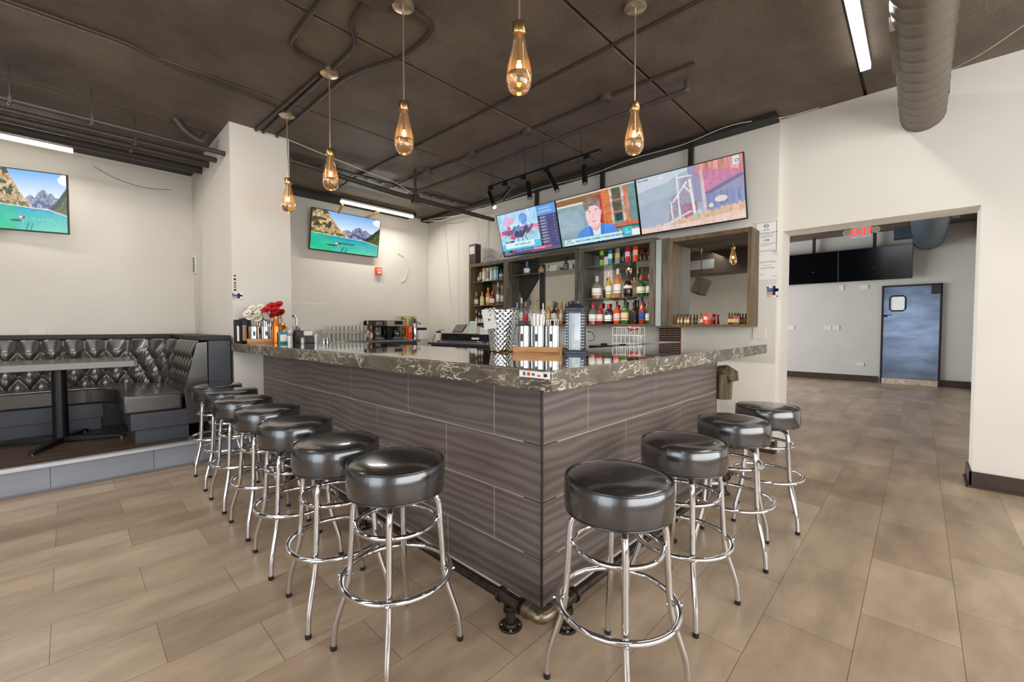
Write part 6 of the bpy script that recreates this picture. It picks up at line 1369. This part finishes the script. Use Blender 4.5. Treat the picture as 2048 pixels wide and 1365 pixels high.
def tablet(label, pts, x, mt_, fr_):
    r = thing('tablet', label, 'tablet', (x, at(*pts[0], x=x).y, zz)); q = [at(u, v, x=x + dx) for (u, v), dx in zip(pts, (0.07, 0.07, 0, 0))]
    m = MB(); m.add([tuple(p) for p in q] + [(p.x + 0.012, p.y, p.z - 0.006) for p in q], [(0, 1, 2, 3), (7, 6, 5, 4), (0, 4, 5, 1), (1, 5, 6, 2), (2, 6, 7, 3), (3, 7, 4, 0)]); m.build('tablet_body', fr_, r, bevel=0.002)
    c = sum(q, Vector()) / 4; q2 = [c + (p - c) * 0.86 + Vector((-0.002, 0, 0)) for p in q]
    m = MB(); m.add([tuple(p) for p in q2], [(0, 1, 2, 3)]); m.build('tablet_screen', mt_, r, ang=0)
    m = MB(); m.tube([c + Vector((0.01, 0, -0.01)), Vector((c.x + 0.07, c.y, zz - 0.02))], 0.008, 8); m.build('tablet_stand', M['white'], r)
tablet('dark tablet on a stand above the cash drawer', [(913, 650), (934, 649), (924, 665), (904, 665)], 4.40, cmat('tablet_glass', (112, 106, 96), .15), M['black'])
tablet('pale tablet in a striped stand beside the ice bucket', [(940, 643), (953.5, 643), (950, 667.5), (936, 667.5)], 4.42, cmat('tablet_glass_pale', (176, 196, 186), .2), M['white'])
r = thing('power_adapter', 'black plug adapter on the small white box left of the till', 'adapter', (4.36, 5.86, zs))
m = MB(); p = at(880, 664, x=4.36); m.box(4.34, p.y + 0.0, zs - 0.0, 4.42, p.y + 0.10, p.z - 0.02); m.build('white_box', M['offwhite'], r, bevel=0.004); m = MB(); m.box(4.35, p.y + 0.01, p.z - 0.02, 4.39, p.y + 0.10, p.z + 0.01); m.build('plug', M['black'], r, bevel=0.003)
cable('black power cable looping down left of the till', [at(888, 661, x=4.37), at(880, 661, x=4.37), at(872, 668, x=4.36), at(867, 678, x=4.35), at(862, 688, x=4.34)], 0.005, 'cable_b')
r, a, b = till('napkin_stack', 'messy stack of white receipts between printer and ice bucket', 'papers', 960, 972, 656, 4.40, 0.1, M['paper'])
# brown wooden box above the left cabinet with a display bottle carton
r = thing('display_box', 'tall dark brown display box with cream label on top of the left cabinet', 'box', (4.70, 5.28, 2.301)); a = at(938, 490, x=4.64); b = at(951, 530, x=4.64)
m = MB(); m.box(4.64, b.y, 2.301, 4.76, a.y, a.z); m.build('box_body', cmat('maroon_brown', (70, 44, 40), .4, 0), r, bevel=0.002)
m = MB(); m.box(4.637, b.y + 0.02, 2.301 + (a.z - 2.301) * .52, 4.6405, a.y - 0.015, a.z - 0.04); m.build('box_label', M['paper'], r)

# ---- right side back counter: glass rack, brown bottle rack, trays
r = thing('wire_rack', 'white wire rack holding upturned glasses and red napkins on the service counter', 'rack', (4.42, 2.42, 1.02))
a = at(1229, 655, x=4.40); b = at(1281, 655, x=4.40); zr0, zr1 = 1.085, a.z
m = MB()
for z in (zr0, (zr0 + zr1) / 2, zr1):
    for (p, q) in (((4.36, a.y), (4.36, b.y)), ((4.50, a.y), (4.50, b.y)), ((4.36, a.y), (4.50, a.y)), ((4.36, b.y), (4.50, b.y))): m.tube([(p[0], p[1], z), (q[0], q[1], z)], 0.003, 6)
m.build('rack_rails', M['white'], r)
n_ = 6
for k in range(n_ + 1):
    y = a.y + (b.y - a.y) * k / n_; m = MB(); m.tube([(4.36, y, 1.02), (4.36, y, zr1)], 0.003, 6); m.tube([(4.50, y, 1.02), (4.50, y, zr1)], 0.003, 6); m.build('rack_wire', M['white'], r)
gr = make_mug('shot_glass', 'clear glass standing in the white wire rack', 0.10, 0.022); first = True
for k in range(n_):
    for q in range(2):
        s = gr if first else copy_tree(gr); first = False; s.location = (4.40 + q * 0.06, a.y + (b.y - a.y) * (k + .5) / n_, zr0); s['group'] = 'glasses in the white wire rack'; s['label'] = 'upturned clear glass, %s from the left in the %s row of the wire rack' % (ORD[k].replace('leftmost', 'first'), ('front', 'rear')[q])
rn = random.Random(3); m = MB()
for k in range(9):
    x, y, z = 4.38 + rn.random() * .1, a.y + (b.y - a.y) * (.52 + .34 * rn.random()), zr1 - 0.03 + rn.random() * .03; m.ball((x, y, z), 0.016 + .006 * rn.random(), 8, (1, 1.2, .8))
tag(m.build('red_napkin', M['red']), 'crumpled red napkin on top of the white wire rack', 'napkin')
for k, (u, lb) in enumerate(((1200, 'low black tray leftmost on the service counter right of the lantern'), (1238, 'black drip tray under the white wire rack'), (1272, 'dark bottle mat right of the wire rack'))):
    a = at(u - 18, 684, x=4.30); b = at(u + 14, 684, x=4.30); m = MB(); m.box(4.25, b.y, 1.021, 4.5, a.y, 1.058 + 0.006 * k); m.box(4.26, b.y + .02, 1.05, 4.34, b.y + .06, 1.085); tag(m.build('bar_tray', M['black'], bevel=0.004), lb, 'tray')
for (u, lb) in ((1306, 'round grey tray lying left of the brown rack on the counter'), (1338, 'round grey tray lying before the brown rack on the counter')):
    p = at(u, 680, x=4.36); m = MB(); m.lathe([(0, 0.02), (0.13, 0.02), (0.145, 0.065), (0.14, 0.068), (0.125, 0.03), (0, 0.03)], (4.55, p.y + .07, 1.022), 36); tag(m.build('round_tray', M['grey']), lb, 'tray')
r = thing('bottle_rack', 'brown wall rack with rows of small bottle slots under the mirror cabinet', 'rack', (4.84, 2.07, 1.11))
a = at(1319, 655.5, x=4.82); b = at(1361, 684, x=4.82)
m = MB(); m.box(4.835, b.y, 1.105, XB, a.y, a.z); m.build('rack_back', M['offwhite'], r)
nr, nc = 6, 4
for i in range(nr):
    for j in range(nc):
        y1 = a.y + (b.y - a.y) * (j + .06) / nc; y0 = a.y + (b.y - a.y) * (j + .92) / nc; z0 = 1.108 + (a.z - 1.108) * (i + .1) / nr; z1_ = 1.108 + (a.z - 1.108) * (i + .86) / nr
        m = MB(); m.box(4.822, y0, z0, 4.836, y1, z1_); m.build('slot', cmat('dark_brown_slot', (56, 28, 22), .35), r, bevel=0.002)
for j in range(nc + 1):
    y = a.y + (b.y - a.y) * j / nc; m = MB(); m.box(4.818, y - .003, 1.105, 4.836, y + .003, a.z); m.build('slot_divider', cmat('rust', (150, 84, 60), .5), r)
# wall plates
def plate(label, name, cat, plane, val, u0, v0, u1, v1, mt_, d=0.008, slots=None, smt=None):
    a = at(u0, v0, **{plane: val}); b = at(u1, v1, **{plane: val}); r = thing(name, label, cat, (a + b) / 2)
    m = MB()
    if plane == 'x': m.box(val - d, min(a.y, b.y), min(a.z, b.z), val - 0.0003, max(a.y, b.y), max(a.z, b.z))
    else: m.box(min(a.x, b.x), val - d, min(a.z, b.z), max(a.x, b.x), val - 0.0003, max(a.z, b.z))
    m.build(name + '_cover', mt_, r, bevel=0.0015)
    for k, (s0, t0, s1, t1) in enumerate(slots or ()):
        m = MB(); P = a + (b - a) * 0; y0 = a.y + (b.y - a.y) * s0; y1 = a.y + (b.y - a.y) * s1; x0 = a.x + (b.x - a.x) * s0; x1 = a.x + (b.x - a.x) * s1; z0 = a.z + (b.z - a.z) * t0; z1 = a.z + (b.z - a.z) * t1
        if plane == 'x': m.box(val - d - 0.0015, min(y0, y1), min(z0, z1), val - d + 0.001, max(y0, y1), max(z0, z1))
        else: m.box(min(x0, x1), val - d - 0.0015, min(z0, z1), max(x0, x1), val - d + 0.001, max(z0, z1))
        m.build('slot', smt or M['inkgrey'], r)
    return r, a, b
plate('blank white cover plate on the bar wall right of the mirror cabinet', 'wall_plate', 'wall plate', 'x', XB, 1506, 656, 1532, 679, M['offwhite'])
r, a, b = plate('white wall outlet with black plug right of the lantern', 'wall_outlet', 'outlet', 'x', XB, 1170, 659, 1184, 670, M['white'], slots=[(.45, .35, .75, .6)], smt=M['black'])
cable('black cord hanging from the outlet right of the lantern', [at(1179, 664, x=4.85), at(1184, 666, x=4.84), at(1188, 673, x=4.84), at(1187, 681, x=4.80), at(1176, 682, x=4.74)], 0.004, 'cable_b')
plate('flat pale access panel on the back wall right of the pillar', 'access_panel', 'panel', 'y', YB, 580, 606, 656, 668, M['wall'], 0.012)
plate('narrow white switch plate at the pillar edge on the back wall', 'light_switch', 'switch', 'y', YB, 579.5, 555, 588, 580, M['offwhite'], 0.012, [(.3, .3, .7, .7)], M['white'])
plate('wide pale wall plate above the booth half wall', 'wall_plate', 'wall plate', 'y', YB, 57, 657, 92, 670, M['offwhite'], 0.006)
r, a, b = plate('orange fire alarm box on the back wall below the lake television', 'fire_alarm', 'fire alarm', 'y', YB, 749.5, 535, 761, 551, M['orange'], 0.05, [(.3, .55, .8, .8)], M['white'])
text('alarm_text', 'FIRE', 0.045, (a.x + 0.012, YB - 0.0515, (a.z + b.z) / 2 + 0.01), (1, 0, 0), (0, 0, 1), M['white'], r, bold=0.001)
# vent / device on the pillar flank
r = thing('wall_vent', 'small white louvred vent high on the pillar flank above the booth', 'vent', (1.15, 6.88, 2.08))
m = MB(); m.box(1.150, 6.72, 1.965, 1.1648, 6.86, 2.20); m.build('vent_frame', M['white'], r, bevel=0.002)
for k in range(7):
    m = MB(); m.box(1.147, 6.745, 1.99 + k * 0.027, 1.151, 6.835, 2.004 + k * 0.027); m.build('louvre', M['ink'], r)
# certificate and notice
r, a, b = plate('framed white certificate pinned on the bar wall right of the cabinets', 'certificate', 'certificate', 'x', XB, 1510, 446, 1556, 502, M['paper'], 0.006)
yl, yr, zt2, zb3 = a.y, b.y, a.z, b.z; W2 = yl - yr; H3 = zt2 - zb3
m = MB()
for (y0, y1, z0, z1) in ((yr + .012, yl - .012, zt2 - .014, zt2 - .011), (yr + .012, yl - .012, zb3 + .011, zb3 + .014), (yr + .011, yr + .014, zb3 + .011, zt2 - .011), (yl - .014, yl - .011, zb3 + .011, zt2 - .011)): m.box(XB - .0075, y0, z0, XB - .0055, y1, z1)
m.build('border_line', M['ink'], r, ang=0)
m = MB(); m.M = Matrix.Translation((XB - .0068, (yl + yr) / 2, zt2 - .05)) @ Matrix.Rotation(PI / 2, 4, 'Y'); m.ring((0, 0, 0), 0.019, 0.002, 24, 6); m.box(-.003, -.022, -.0005, .003, .022, .0005); m.build('seal', M['ink'], r)
def wtext(s, y, z, size, mt_=None, al='CENTER', bold=0.0, par=r): return text('notice_text', s, size, (XB - .0072, y, z), (0, -1, 0), (0, 0, 1), mt_ or M['inkgrey'], par, al, 0.0001, bold)
yc = (yl + yr) / 2
wtext('NOTICE', yc, zt2 - .095, .016, bold=.0003); wtext('MAXIMUM OCCUPANCY ALLOWED', yc, zt2 - .125, .0125, bold=.0003); wtext('IN THIS ROOM BY ORDER OF', yc, zt2 - .145, .010); wtext('THE FIRE MARSHAL', yc, zt2 - .163, .012); wtext(': 110', yc, zt2 - .20, .026, M['ink'], bold=.001)
wtext('POST IN A CONSPICUOUS PLACE', yc, zt2 - .23, .0115); wtext('NEAR THE MAIN EXIT', yc, zt2 - .247, .010)
r2, a, b = plate('plain white notice sheet pinned below the framed certificate', 'notice_sheet', 'notice', 'x', XB, 1511, 503, 1559, 558, M['paper'], 0.004)
yl, yr, zt2, zb3 = a.y, b.y, a.z, b.z; yc = (yl + yr) / 2
for (s, y, z, sz, al) in (('CITY', yl - .02, zt2 - .05, .014, 'LEFT'), ('PERMIT', yr + .02, zt2 - .03, .016, 'RIGHT'), ('No. 2022', yr + .02, zt2 - .052, .011, 'RIGHT'), ('LICENSE TO OPERATE', yc, zt2 - .125, .015, 'CENTER'), ('This is to certify', yc, zt2 - .155, .010, 'CENTER'), ('ISSUED AND APPROVED', yc, zt2 - .185, .012, 'CENTER'), ('display at premises', yl - .02, zb3 + .05, .009, 'LEFT'), ('signature', yr + .02, zb3 + .03, .010, 'RIGHT')):
    text('notice_text', s, sz, (XB - .0045, y, z), (0, -1, 0), (0, 0, 1), M['inkgrey'], r2, al, 0.0001, .0002)
def paysticker(label, plane, val, u0, v0, u1, v1):
    r, a, b = plate(label, 'payment_decal', 'sticker', plane, val, u0, v0, u1, v1, M['paper'], 0.0015)
    for (s0, t0, s1, t1, c) in ((.04, .25, .5, .55, (84, 110, 168)), (.04, .52, .5, .85, (206, 160, 110)), (.02, .1, .2, .25, (90, 100, 140)), (.5, 0.08, .72, .85, (28, 34, 66)), (.66, .3, .96, .55, (52, 60, 90)), (.72, .36, .9, .5, (220, 222, 230)), (.1, .9, .2, .98, (40, 36, 36)), (.3, .9, .42, .98, (200, 90, 40)), (.8, .9, .95, .98, (30, 30, 30))):
        m = MB(); x0, x1 = a.x + (b.x - a.x) * s0, a.x + (b.x - a.x) * s1; y0, y1 = a.y + (b.y - a.y) * s0, a.y + (b.y - a.y) * s1; z0, z1 = a.z + (b.z - a.z) * t0, a.z + (b.z - a.z) * t1
        if plane == 'x': m.box(val - .0024, min(y0, y1), z1, val - .0014, max(y0, y1), z0)
        else: m.box(min(x0, x1), val - .0024, z1, max(x0, x1), val - .0014, z0)
        m.build('decal_print', cmat('decal', c, .6, 0), r)
    return r
paysticker('small payment decal with blue and orange blocks near the wide opening', 'x', XB, 1533, 571, 1558, 594)
paysticker('small payment decal with blue and orange blocks low on the pillar front', 'y', 5.03, 463, 585, 486, 600)
r, a, b = plate('narrow vertical decal strip above the payment decal on the pillar', 'decal_strip', 'sticker', 'y', 5.03, 464.5, 547, 472.5, 584, M['paper'], 0.0015)
for (t0, t1, c) in ((.06, .18, (90, 90, 88)), (.26, .38, (46, 46, 46)), (.46, .56, (150, 64, 44)), (.60, .66, (60, 50, 46)), (.70, .78, (90, 90, 84)), (.84, .96, (30, 30, 30))):
    m = MB(); m.box(a.x + (b.x - a.x) * .3, 5.03 - .0024, a.z + (b.z - a.z) * t1, b.x - .001, 5.03 - .0014, a.z + (b.z - a.z) * t0); m.build('strip_print', cmat('decal', c, .6, 0), r)

# ================================================================== FAR ROOM
dr = thing('steel_door', 'brushed steel swing door with small rounded window in the far room', 'door', (12.82, 0.13, 0))
M['doorsteel'] = mat('daylight_tinted_steel', (122, 134, 156), 0.26, metal=0.9, vary=0.35, scale=1.6, stretch=(1, 1, 3.2), bump=0.1, bscale=3)  # blue of the reflected daylight is put into the steel's colour
y0, y1 = 0.59, -0.315
m = MB(); m.box(12.80, y1, 0.13, 12.842, y0, 2.175); m.build('door_leaf', M['doorsteel'], dr, bevel=0.004)
m = MB(); m.box(12.79, y0, 0.0, 12.85, y0 + 0.035, 2.20); m.box(12.79, y1 - 0.035, 0, 12.85, y1, 2.20); m.box(12.79, y1 - 0.035, 2.175, 12.85, y0 + 0.035, 2.205); m.build('door_frame', M['black_paint'], dr, bevel=0.003)
cy, cz_, w, h = 0.355, 1.80, 0.13, 0.165
rr_ = [(cy + a * w, cz_ + b * h) for a, b in ((-.7, -1), (.7, -1), (1, -.75), (1, .75), (.7, 1), (-.7, 1), (-1, .75), (-1, -.75))]
m = MB(); m.tube([(12.797, a, b) for a, b in rr_], 0.016, 8, closed=True); vf = m.build('window_gasket', M['rubber'], dr)
m = MB(); m.add([(12.798, a, b) for a, b in rr_], [tuple(range(8))]); m.build('window_pane', mat('frosted_pane', (226, 230, 226), .3, emit=(226, 232, 228), es=.25), vf, ang=0)
m = MB(); m.box(12.785, y1, 0.0, 12.842, y0, 0.125); m.build('kick_plate', mat('worn_brick_threshold', (206, 186, 164), .6, vary=.35, scale=14), dr, bevel=0.003)
m = MB(); m.box(12.78, y0 - 0.15, 1.535, 12.80, y0 + 0.01, 1.555); m.box(12.77, y0 - .07, 1.50, 12.80, y0 - .01, 1.54); m.build('latch', M['black'], dr)
m = MB(); m.box(12.78, y1 + 0.0, 1.98, 12.80, y1 + 0.14, 2.17); m.build('closer_box', M['dark'], dr)
ex = thing('exit_sign', 'red lit EXIT sign with two lamp heads hanging in the far room', 'exit sign', (7.0, 0.56, 2.4))
xe = 7.0; a = at(1704, 453, x=xe); b = at(1741, 474, x=xe); yt, yb_, z1e, z0e = a.y, b.y, at(1722, 452, x=xe).z, at(1722, 474, x=xe).z
m = MB(); m.box(xe, yb_, z0e, xe + 0.05, yt, z1e); m.build('sign_body', mat('exit_housing', (196, 206, 218), .4, emit=(150, 170, 196), es=.45), ex, bevel=0.006)
m = MB(); m.box(xe + .01, (yt + yb_) / 2 - .06, z1e, xe + .04, (yt + yb_) / 2 + .06, z1e + .03); m.box(xe + .02, (yt + yb_) / 2 - .01, z1e + .03, xe + .035, (yt + yb_) / 2 + .01, 3.44); m.build('ceiling_mount', M['white'], ex)
text('exit_letters', 'EXIT', (z1e - z0e) * 0.86, (xe - 0.003, (yt + yb_) / 2, z0e + (z1e - z0e) * .16), (0, -1, 0), (0, 0, 1), emit_mat('exit_red', (255, 70, 40), 2.2), ex, 'CENTER', 0.001, 0.003)
for s in (-1, 1):
    yy = (yt + yb_) / 2 + s * ((yt - yb_) / 2 + 0.05); m = MB(); m.M = Matrix.Translation((xe + .02, yy, (z0e + z1e) / 2)) @ Matrix.Rotation(-PI / 2, 4, 'Y'); m.lathe([(0, -.02), (.03, -.02), (.042, .03), (.036, .034), (0, .03)], n=20); m.build('lamp_head', M['white'], ex)
for (u0, v0, u1, v1, lb) in ((1577, 652, 1589, 660, 'pale outlet plate on the far wall beside the opening edge'), (1649, 652, 1663, 660, 'pale outlet plate on the far wall left of the steel door, left of two'), (1665, 652, 1679, 660, 'pale outlet plate on the far wall, right of the pair'), (1713, 725, 1728, 733, 'low pale outlet plate on the far wall near the steel door'), (1679, 571, 1688, 581, 'square pale plate under the far televisions'), (1722, 570, 1737, 578, 'wide pale plate under the far televisions')):
    plate(lb, 'wall_plate', 'wall plate', 'x', 12.85, u0, v0, u1, v1, M['offwhite'], 0.012)
r = thing('door_handle', 'teal lit lever handle on the far room side wall at the jamb', 'handle', (8.0, -0.78, 1.0)); p = at(1939, 716, y=-0.79)
m = MB(); m.tube([(p.x, -0.80, p.z), (p.x, -0.74, p.z), (p.x - 0.14, -0.74, p.z)], 0.014, 8); m.build('lever', M['chrome'], r); m = MB(); m.box(p.x - .04, -0.80, p.z - .22, p.x + .04, -0.79, p.z + .06); m.build('lock_plate', M['steel'], r, bevel=0.003)
# loudspeaker hanging behind the camera, seen in the mirror
r = thing('loudspeaker', 'brown loudspeaker hung from the ceiling, seen in the mirror cabinet', 'loudspeaker', (-1.1, 3.9, 2.0))
m = MB(); m.M = Matrix.Translation((-1.1, 3.9, 2.28)) @ Matrix.Rotation(0.25, 4, 'X') @ Matrix.Rotation(0.5, 4, 'Z') @ Matrix.Rotation(-0.2, 4, 'Y'); m.box(-.13, -.14, -.2, .13, .14, .2); m.build('speaker_box', M['trim_brown'], r, bevel=0.01)
m = MB(); m.cyl((-1.1, 3.9, 2.45), (-1.1, 3.9, ZC), 0.012, 8); m.build('hanging_rod', M['black'], r)
